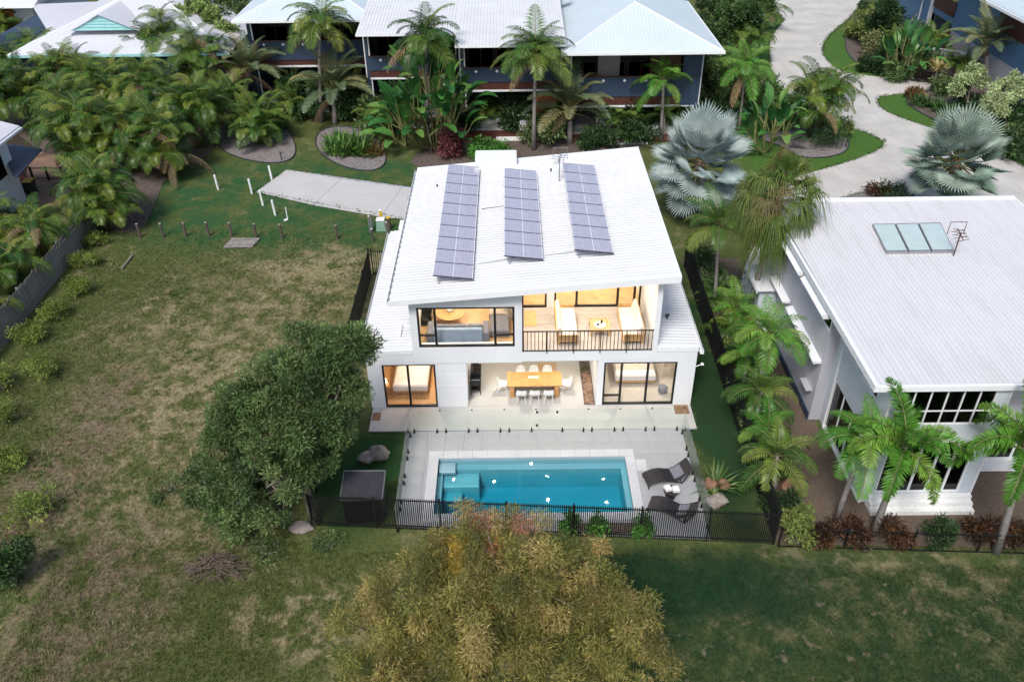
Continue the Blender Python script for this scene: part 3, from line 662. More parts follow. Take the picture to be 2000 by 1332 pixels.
downlight((2.4, 31.4, 2.55), 22, 'lit alfresco ceiling downlight right of the dining table', .3, (1,.86,.68))
downlight((-4.2, 32.0, 2.61), 45, 'lit downlight in the left bedroom', .4, (1,.62,.36))
downlight((5.8, 32.0, 2.61), 45, 'lit downlight in the right bedroom', .4, (1,.84,.62))
downlight((.6, 37, 2.55), 40, 'lit downlight in the hall behind the dining area', .4)

# ------------------------------------------------------------------ solar panels, antenna
def solar_array(xl, y0, n, label):
    W2, P = 1.68, 1.145; hl, hr = .50, .16
    t = thing('solar_array', label, 'solar panels', (xl, y0, rz(xl)), 'solar panel arrays on the white roof')
    ang = math.atan2((rz(xl+W2)+hr)-(rz(xl)+hl), W2); rot = (0, -ang, 0)
    pm = MB().box(.02, W2-.02, .02, P-.02, .0, .03).mesh('glass_sheet', 'solar_cells')
    fm = MB().box(0,W2,0,.02,-.012,.036).box(0,W2,P-.02,P,-.012,.036).box(0,.02,.02,P-.02,-.012,.036).box(W2-.02,W2,.02,P-.02,-.012,.036).mesh('panel', 'dark_metal')
    cm = MB().box(W2/2-.014, W2/2+.014, .02, P-.02, .0305, .033).mesh('centre_strip', 'white_trim')
    em = MB().box(.0,.03,.02,P-.02,.0365,.04).box(W2-.03,W2,.02,P-.02,.0365,.04).mesh('edge_strip', 'white_trim')
    for k in range(n):
        f_ = link('panel', fm, t, (0, k*(P+.012), hl), rot)
        link('cells', pm, f_); link('centre_strip', cm, f_); link('edge_strip', em, f_)
    for k in range(0, n+1, 2):
        y = k*(P+.012)
        if k == 0: y += .12
        if k == n: y -= .12
        for x, h in ((.22, hl-.06), (W2-.25, hr)):
            b = t.location + Vector((x, y, 0)); zb = rz(b.x); zt = t.location.z + hl + math.tan(ang)*x
            MB().box(b.x-.02, b.x+.02, b.y-.02, b.y+.02, zb, zt-.012).build('leg', 'grey_metal', t)
    return t
solar_array(-3.28, 30.28, 10, 'tilted array of ten solar panels nearest the left edge of the white roof')
solar_array(-.30, 31.42, 8, 'tilted array of eight solar panels in the middle of the white roof')
solar_array(2.70, 31.42, 8, 'tilted array of eight solar panels nearest the right side of the white roof')
def antenna(name, x, y, z, h, label, col='grey_metal'):
    t = thing(name, label, 'antenna', (x, y, z))
    MB().tube([(x,y,z),(x,y,z+h)], .028, 6).build('mast', col, t)
    bm_ = MB().tube([(x-.1,y-.5,z+h-.1),(x+.1,y+.5,z+h-.1)], .022, 6).build('boom', col, t)
    for i in range(7):
        q = -.45 + i*.15; MB().tube([(x+q*.2-.28,y+q,z+h-.1+(.12 if i%2 else -.12)),(x+q*.2+.28,y+q,z+h-.1)], .014, 4).build('element', col, bm_)
    MB().tube([(x-.3,y+.5,z+h-.35),(x-.3,y+.5,z+h+.25),(x+.42,y+.5,z+h+.25),(x+.42,y+.5,z+h-.35)], .018, 4).build('reflector', col, bm_)
    return t
antenna('television_antenna', 2.48, 39.55, rz(2.48), 1.35, 'grey television antenna on the white roof by the solar panels')
# ------------------------------------------------------------------ furniture and other things about the white house
def dining_chair(loc, rzv, label):
    t = thing('dining_chair', label, 'chair', loc, 'white dining chairs round the timber table', rzv)
    if not hasattr(dining_chair, 'm'):
        s = MB(); n = 7                                     # moulded shell: seat curving up into the back
        prof = [(-.22,.44),(-.08,.43),(.08,.425),(.17,.45),(.215,.55),(.235,.68),(.25,.80)]
        for i, (y, z) in enumerate(prof):
            wd = [.20,.23,.235,.23,.225,.215,.16][i]
            for k in range(n):
                a = -1 + 2*k/(n-1); cup = .05*a*a
                s.v.append((a*wd, y - (cup*1.2 if i > 3 else 0), z + (cup if i <= 3 else 0)))
        m_ = len(prof)
        s.f += [(i*n+k, i*n+k+1, (i+1)*n+k+1, (i+1)*n+k) for i in range(m_-1) for k in range(n-1)]
        b = len(s.v); s.v += [(x, y-.012 if i//n > 3 else y, z-.014) for i, (x, y, z) in enumerate(list(s.v))]
        s.f += [(b+i*n+k, b+(i+1)*n+k, b+(i+1)*n+k+1, b+i*n+k+1) for i in range(m_-1) for k in range(n-1)]
        dining_chair.m = s.mesh('seat_shell', 'white_plastic', True)
        dining_chair.l = [MB().tube([(sx*.15, sy*.14, .425), (sx*.23, sy*.25, 0)], [.016, .012], 6).mesh('leg', 'white_plastic') for sx in (-1, 1) for sy in (-1, 1)]
    link('seat_shell', dining_chair.m, t)
    for m_ in dining_chair.l: link('leg', m_, t)
    return t
T0, T1, TY0, TY1 = -.24, 2.28, 30.42, 31.50
tb = thing('dining_table', 'long timber dining table with slab ends under the balcony', 'table', ((T0+T1)/2, (TY0+TY1)/2, 0))
for i in range(5):
    a = TY0+(TY1-TY0)*i/5; b = TY0+(TY1-TY0)*(i+1)/5
    MB().bbox(T0, T1, a+.002, b-.002, .705, .755, .006).build('plank', 'timber_table', tb)
for x in (T0+.12, T1-.34): MB().bbox(x, x+.2, TY0+.08, TY1-.08, 0, .704, .008).build('leg', 'timber_table', tb)
MB().box(T0+.32, T1-.34, 30.92, 31.0, .55, .70).build('stretcher', 'timber_table', tb)
o = MB().bbox(.75, 1.22, 30.98, 31.12, .757, .80, .02).build('serving_tray', 'white_plastic'); tag(o, 'white oblong tray in the middle of the timber dining table', 'tray')
for x, p in ((.40, 'left'), (1.02, 'middle'), (1.66, 'right')):
    dining_chair((x, 30.22, .002), math.pi, f'white dining chair on the pool side of the table, {p} one')
    dining_chair((x, 31.72, .002), 0, f'white dining chair on the house side of the table, {p} one')
dining_chair((-.50, 30.98, .002), math.pi/2, 'white dining chair at the left end of the timber table')
dining_chair((2.55, 30.98, .002), -math.pi/2, 'white dining chair at the right end of the timber table')
o = MB().bbox(1.25, 2.15, 32.2, 33.2, .004, .016, .005).build('door_mat', 'rug'); tag(o, 'woven brown mat at the glass door behind the dining table', 'mat')
bq = thing('barbecue', 'black hooded barbecue on legs against the alfresco wall', 'barbecue', (-1.7, 31.3, 0))
MB().bbox(-1.96, -1.46, 30.7, 31.95, .55, .92, .02).build('cabinet', 'black_gloss', bq)
MB().prism_y([(-1.95,.925),(-1.47,.925),(-1.47,1.0),(-1.60,1.18),(-1.83,1.20),(-1.95,1.12)], 30.95, 31.7).build('hood', 'black_gloss', bq)
MB().box(-1.46, -1.44, 31.0, 31.65, 1.0, 1.03).build('handle', 'grey_metal', bq)
for i in range(4): MB().tube([(-1.46, 31.0+i*.2, .80), (-1.42, 31.0+i*.2, .80)], .03, 8).build('knob', 'grey_metal', bq)
MB().bbox(-1.93, -1.5, 30.9, 31.75, .10, .14, .01).build('shelf', 'black_gloss', bq)
for x in (-1.93, -1.5):
    for y in (30.75, 31.9): MB().tube([(x,y,0),(x,y,.55)], .025, 6).build('leg', 'black_gloss', bq)

def lounge(x0, x1, y0, y1, side, label):
    z = 3.145; t = thing('outdoor_sofa', label, 'sofa', ((x0+x1)/2, (y0+y1)/2, z), 'cream outdoor sofas on the balcony')
    MB().bbox(x0, x1, y0, y1, z+.14, z+.22, .01).build('base_frame', 'timber_light', t)
    for x in (x0+.03, x1-.09):
        for y in (y0+.02, y1-.08): MB().box(x, x+.06, y, y+.06, z, z+.14).build('leg', 'timber_light', t)
    for y in (y0, y1-.06): MB().bbox(x0+.03, x1-.03, y, y+.06, z+.22, z+.52, .01).build('arm', 'timber_light', t)
    bx = x0 if side < 0 else x1
    a, b = (bx-.02, bx+.05) if side < 0 else (bx-.05, bx+.02)
    for k in range(8):
        yy = y0+.02+k*(y1-y0-.1)/7; MB().box(a, b, yy, yy+.06, z+.22, z+.66).build('back_slat', 'timber_light', t)
    MB().box(a-.01, b+.01, y0, y1, z+.66, z+.72).build('back_rail', 'timber_light', t)
    h = (y1-y0-.14)/2
    for k in range(2):
        ya_, yb_ = y0+.07+k*h+.01, y0+.07+(k+1)*h-.01
        MB().bbox(x0+.04, x1-.02 if side < 0 else x1-.04, ya_, yb_, z+.222, z+.42, .045).build('seat_cushion', 'cushion', t)
        q = MB(); s = side; xb = bx - s*.06
        q.prism_y([(xb, z+.42), (xb - s*.22, z+.43), (xb - s*.10, z+.85), (xb + s*.02, z+.83)] if s > 0 else [(xb - s*.22, z+.43), (xb, z+.42), (xb + s*.02, z+.83), (xb - s*.10, z+.85)], ya_+.01, yb_-.01)
        q.build('back_cushion', 'cushion', t)
    return t
lounge(1.98, 2.92, 30.25, 32.75, -1, 'cream cushioned timber sofa on the left of the balcony')
lounge(4.88, 5.78, 30.25, 32.75, 1, 'cream cushioned timber sofa on the right of the balcony')
ct = thing('coffee_table', 'slatted timber coffee table between the balcony sofas', 'table', (3.95, 31.35, 3.145))
for i in range(9): MB().box(3.52+i*.1, 3.595+i*.1, 30.87, 31.87, 3.46, 3.49).build('slat', 'timber_light', ct)
MB().box(3.50, 4.42, 30.85, 30.869, 3.40, 3.485).box(3.50, 4.42, 31.871, 31.89, 3.40, 3.485).build('apron', 'timber_light', ct)
for x in (3.52, 4.32):
    for y in (30.9, 31.78): MB().box(x, x+.07, y, y+.07, 3.145, 3.458).build('leg', 'timber_light', ct)
tr = thing('round_tray', 'round cream tray with small dark cups on the balcony coffee table', 'tray', (3.95, 31.3, 3.492))
MB().cyl(3.95, 31.3, 3.492, 3.515, .27, n=24).build('plate', 'cushion', tr)
MB().cyl(3.86, 31.28, 3.516, 3.57, .075, .05, 14).build('bowl', 'dark_metal', tr); MB().tube([(4.04,31.42,3.516),(4.04,31.42,3.6),(4.04,31.42,3.68)], [.045,.05,.02], 10).build('bottle', 'black_gloss', tr); MB().tube([(3.92,31.3,3.56),(4.02,31.36,3.60)], .015, 5).build('spoon', 'dark_metal', tr)
o = MB().bbox(.58, 1.14, 31.75, 33.05, 3.144, 3.156, .004).build('woven_mat', 'timber_light'); tag(o, 'orange woven mat at the left of the balcony floor', 'mat')
# living room
ls = thing('grey_sofa', 'long grey sofa with its blue-grey back to the upstairs window', 'sofa', (-2.3, 30.9, 3.13))
MB().bbox(-3.45, -1.30, 30.42, 30.62, 3.13, 3.92, .03).build('backrest', 'sofa_back', ls)
MB().bbox(-3.45, -1.30, 30.63, 31.45, 3.2, 3.5, .04).build('seat', 'sofa_grey', ls)
for i in range(3):
    q = MB(); x = -3.35+i*.70; q.prism_x([(30.63,3.51),(30.95,3.51),(30.80,3.98),(30.66,3.96)], x, x+.64); q.build('cushion', 'sofa_grey', ls)
for x in (-3.75, -1.29): MB().bbox(x, x+.28, 30.45, 31.45, 3.16, 3.72, .04).build('armrest', 'sofa_grey', ls)
MB().bbox(-.98, -.12, 30.9, 32.2, 3.18, 3.52, .04).build('chaise', 'sofa_grey', ls)
s2 = thing('corner_sofa', 'brown-grey sofa with striped cushions along the living room side wall', 'sofa', (-.5, 33.2, 3.13))
MB().bbox(-1.05, -.15, 32.3, 34.3, 3.18, 3.52, .04).build('seat', 'throw', s2); MB().bbox(-.14, .22, 32.3, 34.3, 3.15, 3.95, .05).build('backrest', 'throw', s2)
for y in (32.5, 33.3): 
    q = MB(); q.prism_y([(-.40,3.53),(-.16,3.53),(-.15,3.95),(-.28,3.93)], y, y+.6); q.build('cushion', 'cushion', s2)
c = gz(879, 610, 3.62)
rt = thing('round_table', 'round timber table in the upstairs living room', 'table', (c.x, c.y, 3.13))
MB().cyl(c.x, c.y, 3.58, 3.62, .66, n=32).build('top', 'timber_light', rt); MB().cyl(c.x, c.y, 3.13, 3.58, .28, .12, 12).build('pedestal', 'timber_light', rt)
va = MB(); va.tube([(c.x,c.y+.12,3.625),(c.x,c.y+.12,3.72),(c.x,c.y+.12,3.86),(c.x,c.y+.12,3.92)], [.14,.19,.17,.12], 16); o = va.build('white_bowl', 'white_plastic', None, True); tag(o, 'white round vessel on the living room table', 'vase')
c = gz(824, 612, 3.6)
ac = thing('armchair', 'black armchair in the left corner behind the upstairs window', 'armchair', (c.x, c.y, 3.13))
MB().bbox(c.x-.38, c.x+.38, c.y-.38, c.y+.38, 3.2, 3.52, .06).build('seat', 'black_gloss', ac)
q = MB(); q.prism_x([(c.y+.25,3.5),(c.y+.45,3.5),(c.y+.55,4.0),(c.y+.40,4.02)], c.x-.38, c.x+.38); q.build('backrest', 'black_gloss', ac)
for x in (-.46, .38): MB().bbox(c.x+x, c.x+x+.08, c.y-.36, c.y+.36, 3.15, 3.7, .02).build('armrest', 'black_gloss', ac)
# beds
def bed_thing(x0, x1, y0, y1, label, throw):
    t = thing('bed', label, 'bed', ((x0+x1)/2, (y0+y1)/2, .006))
    MB().bbox(x0+.04, x1-.04, y0+.04, y1, .10, .34, .02).build('base', 'timber_light', t)
    MB().bbox(x0, x1, y0, y1, .22, .60, .07).build('quilt', 'bed_cover', t)
    if throw: MB().bbox(x0-.015, x1+.015, y0+.35, y0+1.05, .24, .615, .07).build('throw_rug', 'throw', t)
    for k in range(2):
        a = x0+.1+k*(x1-x0)/2; MB().bbox(a, a+(x1-x0)/2-.2, y1-.55, y1-.15, .60, .76, .06).build('pillow', 'bed_cover', t)
    MB().bbox(x0-.05, x1+.05, y1+.001, y1+.08, .1, 1.15, .02).build('headboard', 'timber_light', t)
    for x in (x0+.1, x1-.16):
        for y in (y0+.1, y1-.2): MB().box(x, x+.06, y, y+.06, .006, .10).build('leg', 'timber_light', t)
bed_thing(-5.55, -3.95, 30.75, 32.85, 'bed with a white quilt behind the left sliding door', False)
bed_thing(4.85, 6.75, 31.35, 33.45, 'bed with a grey-brown throw behind the right window', True)
bl = thing('bedside_lamp', 'small glowing bedside lamp left of the white quilt', 'lamp', (-5.95, 31.0, .006))
MB().bbox(-6.15, -5.75, 30.8, 31.2, .006, .5, .02).build('cabinet', 'timber_light', bl); MB().cyl(-5.95, 31.0, .501, .62, .03, n=8).build('stem', 'grey_metal', bl); MB().cyl(-5.95, 31.0, .62, .82, .12, .08, 14).build('shade', 'lamp_glow', bl)
st = thing('footstool', 'dark round footstool at the right bedroom window', 'stool', (7.0, 30.75, .006))
MB().tube([(7.0,30.75,.07),(7.0,30.75,.12),(7.0,30.75,.34),(7.0,30.75,.4)], [.18,.22,.22,.16], 16).build('cushion', 'sofa_grey', st, True)
for a in range(3): MB().cyl(7.0+.13*math.cos(a*2.1), 30.75+.13*math.sin(a*2.1), .006, .075, .02, n=6).build('leg', 'timber_light', st)
# clothes rail / ladder leaning in the right bedroom
ld = thing('leaning_ladder', 'pale blanket ladder leaning in the right bedroom', 'ladder', (7.3, 32.6, .006))
for x in (7.15, 7.5): MB().tube([(x, 31.9, .03), (x+.1, 32.9, 1.9)], .025, 6).build('rail', 'cushion', ld)
for k in range(4): MB().tube([(7.17+k*.02, 32.1+k*.22, .42+k*.4), (7.52+k*.02, 32.1+k*.22, .42+k*.4)], .018, 6).build('rung', 'cushion', ld)

# ------------------------------------------------------------------ pool side
def sun_lounger(c, ang, label, mirror=1):
    t = thing('sun_lounger', label, 'sun lounger', c, 'black rattan sun loungers by the pool', ang)
    prof = [(0,.22),(.18,.33),(.42,.40),(.70,.39),(.95,.31),(1.15,.26),(1.35,.33),(1.62,.52),(1.9,.74)]
    W2 = .34; n = 3; up = []
    b = MB(); N_ = 24
    xs = [i/(N_) * 1.9 for i in range(N_+1)]
    def zz(x):
        for i in range(len(prof)-1):
            if prof[i][0] <= x <= prof[i+1][0] + 1e-6:
                q = (x-prof[i][0])/(prof[i+1][0]-prof[i][0]); q = q*q*(3-2*q)*.5 + q*.5; return prof[i][1]*(1-q)+prof[i+1][1]*q
        return prof[-1][1]
    lm = None
    for i in range(N_):       # woven slats follow the wave
        x0, x1 = xs[i]+.004, xs[i+1]-.004
        MBs = MB().add([(x0,-W2,zz(x0)),(x1,-W2,zz(x1)),(x1,W2,zz(x1)),(x0,W2,zz(x0)),(x0,-W2,zz(x0)-.05),(x1,-W2,zz(x1)-.05),(x1,W2,zz(x1)-.05),(x0,W2,zz(x0)-.05)],
                       [(0,1,2,3),(7,6,5,4),(4,5,1,0),(5,6,2,1),(6,7,3,2),(7,4,0,3)])
        link('slat', MBs.mesh('slat', 'rattan'), t)
    for s in (-1, 1):
        link('side_rail', MB().tube([(x, s*(W2+.012), zz(x)-.025) for x in xs], .028, 6).mesh('side_rail', 'rattan'), t)
    link('leg', MB().tube([(1.86,-W2,.68),(1.5,-W2,.02),(1.5,W2,.02),(1.86,W2,.68)], .028, 6).mesh('leg', 'rattan'), t)
    for s in (-1, 1):
        link('leg', MB().tube([(.06,s*W2,.2),(.06,s*W2,0)], .028, 6).mesh('leg', 'rattan'), t); link('leg', MB().tube([(1.1,s*W2,.22),(1.5,s*W2,.02)], .024, 6).mesh('leg', 'rattan'), t)
    cu = MB(); k = 6
    for i in range(k+1):
        x = 1.16+i*.055*1.2; cu.v += [(x,-.30,zz(x)+.03),(x,.30,zz(x)+.03)]
    for i in range(k): cu.f.append((2*i, 2*i+2, 2*i+3, 2*i+1))
    link('head_cushion', cu.mesh('head_cushion', 'sofa_grey'), t)
    return t
a0, a1 = gz(1261, 940), gz(1340, 930)
sun_lounger((5.35, 24.82, .002), R(12), 'black wavy sun lounger nearest the house')
sun_lounger((5.35, 23.55, .002), R(-24), 'black wavy sun lounger nearest the slatted fence')
sx, sy = 6.28, 24.05
tt = thing('side_table', 'low black round rattan table between the sun loungers', 'table', (sx, sy, 0.002))
MB().tube([(sx,sy,.002),(sx,sy,.06),(sx,sy,.30),(sx,sy,.36)], [.20,.19,.26,.28], 20).build('drum', 'rattan', tt, True); MB().cyl(sx, sy, .361, .385, .30, n=20).build('top', 'rattan', tt)
for x, y, l, a in ((sx-.12, sy+.06, 'left', .3), (sx+.19, sy+.0, 'right', .1)):
    t = thing('folded_towel', f'white folded towel on the black round table, {l} one', 'towel', (x, y, .386))
    m_ = Matrix.Rotation(a, 3, 'Z')
    for k in range(3): MB().obox((x, y, .402+k*.034), .27-.012*k, .30-.01*k, .031, m_).build('fold', 'bed_cover', t)
# boulders
def boulder(px, r, label, m='rock', sq=(1.1, 1, .8), seed=1):
    p = gz(*px, 0); o = link('boulder', blob(r, seed, amp=.2, sq=sq).mesh('boulder', m, True), None, (p.x, p.y, GZ + r*sq[2]*.72)); return tag(o, label, 'rock', 'boulders in the garden')
boulder((742, 893), .40, 'large pale grey boulder on the lawn left of the pool', 'rock', (1, .9, .95), 3)
boulder((719, 898), .34, 'tan boulder half under the leafy tree left of the pool', 'rock', (1.1, .9, .75), 4)
boulder((1399, 981), .33, 'grey boulder nearest the slatted fence right of the pool', 'rock', (1.25, .9, .75), 5)
boulder((1385, 948), .30, 'reddish boulder left of the spiky plant', 'red_rock', (1, .9, .9), 6)
boulder((1412, 952), .30, 'reddish boulder right of the spiky plant', 'red_rock', (.95, 1, 1.0), 7)
boulder((1545, 958), .42, 'large reddish boulder beyond the right-hand fence', 'red_rock', (1.2, 1, .9), 8)
boulder((590, 1030), .30, 'grey rock in the grass under the leafy tree', 'rock', (1.6, .9, .5), 9)
# garden shed
X0, X1, Y0_, Y1_ = -6.62, -5.02, 22.84, 24.05
sd_ = thing('garden_shed', 'small black metal garden shed with a ribbed sloping roof', 'shed', ((X0+X1)/2, (Y0_+Y1_)/2, GZ))
q = MB(); q.prism_x([(Y0_+.06,GZ),(Y1_-.06,GZ),(Y1_-.06,1.50),(Y0_+.06,1.24)], X0+.05, X1-.05); q.build('walls', 'black_fence', sd_)
for k in range(9): x = X0+.1+k*.165; MB().box(x, x+.03, Y0_+.042, Y0_+.059, GZ+.02, 1.22).build('wall_rib', 'black_fence', sd_)
rf = rib_sheet_y(X0, X1, Y0_-.02, Y1_+.02, lambda y: 1.32+.21*(y-Y0_), .11, .022).build('roof', 'dark_metal', sd_)
e = MB(); 
for x in (X0-.02, X1): e.prism_x([(Y0_-.03,1.28),(Y1_+.03,1.545),(Y1_+.03,1.61),(Y0_-.03,1.345)], x, x+.02)
e.box(X0, X1, Y0_-.04, Y0_-.021, 1.26, 1.355).box(X0, X1, Y1_+.021, Y1_+.04, 1.53, 1.62); e.build('edge_trim', 'grey_metal', rf)
# ------------------------------------------------------------------ neighbouring white house on the right
nh = thing('neighbouring_house', 'neighbouring white house with a big flat corrugated roof at right', 'house', (18, 26, 0))
NZ = 5.88
a = gz(1710, 757, NZ); b = gz(1530, 400, NZ); c = gz(1978, 394, NZ)
NX0, NY0, NX1, NY1 = a.x, a.y, c.x, c.y
nr = rib_sheet_y(NX0+.12, NX1-.1, NY0+.12, NY1-.1, lambda y: NZ+.012*(y-NY0), .19, .022, True).build('roof', 'neighbour_roof', nh)
MB().box(NX0-.02, NX0+.12, NY0, NY1, NZ-.22, NZ+.06).build('fascia', 'white_trim', nr); MB().box(NX0+.12, NX1, NY0-.02, NY0+.12, NZ-.20, NZ+.02).build('fascia', 'white_trim', nr)
MB().box(NX0+.12, NX1, NY1-.1, NY1+.1, NZ-.2, NZ+.28).build('fascia', 'white_trim', nr); MB().box(NX1-.1, NX1, NY0+.12, NY1-.1, NZ-.2, NZ+.26).build('fascia', 'white_trim', nr)
MB().box(NX0+.13, NX1-.11, NY0+.13, NY1-.12, NZ-.16, NZ-.05).build('soffit', 'white_trim', nr)
FX0, FX1, FY0 = 13.70, 18.0, 23.66
def nwall(name, boxes, m):
    q = MB()
    for bb in boxes: q.box(*bb)
    return q.build(name, m, nh)
# front block: left side wall with clerestory and tall glazing, front wall with window grid and doors
nwall('left_wall', [(FX0,FX0+.18,FY0,24.62,.0,NZ-.17),(FX0,FX0+.18,24.62,28.2,2.70,4.37),(FX0,FX0+.18,28.2,28.7,0,NZ-.17),(FX0,FX0+.18,24.62,25.0,0,2.70),(FX0,FX0+.18,25.0,28.2,0,.14),(FX0,FX0+.18,24.62,28.2,5.35,NZ-.17)], 'pale_wall')
winx(nh, 'clerestory_window', 24.62, 28.2, 4.37, 5.35, FX0+.06, (25.34, 26.05, 26.77, 27.48), .06)
winx(nh, 'tall_window', 25.0, 28.2, .14, 2.70, FX0+.06, (26.05, 27.1), .08)
nwall('front_wall', [(FX0+.18,13.98,FY0,FY0+.18,0,NZ-.17),(17.52,FX1,FY0,FY0+.18,0,NZ-.17),(13.98,17.52,FY0,FY0+.18,3.18,4.0),(13.98,17.52,FY0,FY0+.18,5.62,NZ-.17),(13.98,14.2,FY0,FY0+.18,.5,3.18),(13.98,17.52,FY0,FY0+.18,0,.5)], 'pale_wall')
win(nh, 'upper_window', 13.98, 17.52, 4.0, 5.62, FY0+.06, (14.57,15.16,15.75,16.34,16.93), tuple((k, 4.62) for k in range(6)), .045, .1, 'white_trim', 'dark_glass')
win(nh, 'glass_doors', 14.2, 17.52, .5, 3.18, FY0+.06, (14.86,15.53,16.2,16.86), (), .08, .1, 'white_trim', 'dark_glass')
for k in range(5): MB().box(16.92+k*.1, 16.98+k*.1, FY0+.25, FY0+.3, .55, 3.1).build('curtain', 'curtain', nh)
MB().box(FX0+.2, FX1-.2, FY0+.2, 29, .3, .48).build('floor', 'timber_floor', nh)
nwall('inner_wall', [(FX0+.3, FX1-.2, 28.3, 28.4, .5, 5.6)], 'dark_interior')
for x in (FX0-.03, FX1-.06): MB().box(x, x+.09, FY0-.05, FY0-.005, 0, NZ-.2).build('corner_trim', 'white_trim', nh)
MB().box(FX0-.05, FX0-.004, 28.15, 28.25, 0, 4.4).build('corner_trim', 'white_trim', nh); MB().box(FX0-.05, FX0-.004, FY0+.05, 28.15, .0, .12).build('base_trim', 'white_trim', nh)
st_ = thing('front_steps', 'three wide white steps below the neighbouring glass doors', 'steps', (16, 23.2, GZ))
for k, (ya_, yb_, z) in enumerate(((22.96,23.63,.16),(23.20,23.63,.33),(23.42,23.63,.5))): MB().bbox(13.95, 17.98, ya_, yb_, GZ if k == 0 else [.162,.332][k-1], z, .012).build('step', 'white_paint', st_)
# rear block
RX = 13.2
nwall('rear_left_wall', [(RX,RX+.18,28.72,30.5,0,4.68),(RX,RX+.18,30.5,32.2,0,NZ-.17),(RX,RX+.18,32.2,34.0,0,4.68),(RX,RX+.18,34.0,NY1-.4,0,NZ-.17),(RX,RX+.18,28.72,30.5,5.38,NZ-.17),(RX,RX+.18,32.2,34.0,5.38,NZ-.17)], 'lilac_wall')
nwall('rear_return_wall', [(RX, FX0+.0, 28.702, 28.718, 0, NZ-.17)], 'grey_wall'); nwall('rear_wall', [(RX, 24, NY1-.4, NY1-.2, 0, NZ-.17)], 'lilac_wall')
winx(nh, 'side_window', 28.78, 30.5, 4.68, 5.38, RX+.05, (29.64,), .06); winx(nh, 'side_window', 32.2, 34.0, 4.68, 5.38, RX+.05, (33.1,), .06)
for y0, y1 in ((28.75, 32.0), (32.25, 35.6)):
    q = MB(); q.prism_y([(12.78,5.40),(12.80,5.37),(RX-.01,5.60),(RX-.01,5.64)], y0, y1); q.box(12.78,RX-.01,y0-.015,y0,5.36,5.61); aw_ = q.build('window_awning', 'white_trim', nh)
for y0, y1, z in ((28.8, 33.2, 3.15), (33.6, 36.0, 3.15)):
    q = MB(); q.prism_y([(12.84,z-.08),(RX-.005,z),(RX-.005,z+.04),(12.84,z-.04)], y0, y1); q.box(12.84,RX-.01,y0-.02,y0,z-.10,z+.02); q.build('sun_hood', 'white_trim', nh)
q = MB(); q.prism_y([(12.9,1.4),(RX-.005,1.4),(RX-.005,1.46),(12.9,1.46)], 29.0, 29.9); q.build('air_conditioner_shelf', 'grey_wall', nh)
MB().box(RX-.06, RX-.004, 28.75, 36.2, 0, .35).build('plinth', 'navy_wall', nh)
# side porch
MB().box(12.1, RX-.01, 35.2, 37.8, 2.72, 2.80).box(12.08, 12.12, 35.2, 37.8, 2.6, 2.719).build('porch_roof', 'white_trim', nh); MB().box(12.3, RX-.01, 35.4, 37.6, 0, 2.7).build('porch_wall', 'pale_wall', nh)
# right-hand block
nwall('right_block_wall', [(FX1+.01, 25.5, 25.6, 25.8, 0, NZ-.17), (FX1+.001, FX1+.012, FY0+.2, 25.6, 0, NZ-.17)], 'lilac_wall'); MB().box(18.6, 25, 25.3, 25.59, .0, .55).build('low_wall', 'white_trim', nh)
win(nh, 'side_door', 19.4, 21.6, .3, 2.6, 25.57, (20.5,), (), .08, .08, 'white_trim', 'dark_glass')
# solar water heater, antenna
pz = NZ + .28
cs = [gz(u, v, pz) for u, v in ((1703,437),(1838,434),(1865,489),(1730,491))]
hw = thing('roof_collector', 'three-panel solar collector with pale glass on the neighbouring roof', 'solar collector', (cs[3].x, cs[3].y, NZ+.02))
for k in range(3):
    L = lambda p, q, f: p + (q-p)*f
    f0, f1 = k/3+.008, (k+1)/3-.008
    A, B, Cc, Dd = L(cs[3],cs[2],f0), L(cs[3],cs[2],f1), L(cs[0],cs[1],f1), L(cs[0],cs[1],f0)
    q = MB(); q.add([(p.x,p.y,z) for z in (NZ+.1, pz-.02) for p in (A,B,Cc,Dd)], [(3,2,1,0),(4,5,6,7),(0,1,5,4),(1,2,6,5),(2,3,7,6),(3,0,4,7)]); fo = q.build('panel', 'grey_metal', hw)
    ce = (A+B+Cc+Dd)/4; ins = [p + (ce-p)*.07 for p in (A,B,Cc,Dd)]
    MB().add([(p.x,p.y,pz-.012) for p in ins], [(0,1,2,3)]).build('collector_glass', 'collector', fo) if 'collector' in M else None
p = gz(1861, 503, NZ+.05); antenna('television_antenna', p.x, p.y, NZ+.1, 1.2, 'rusty television antenna on the neighbouring white roof', 'timber_red')

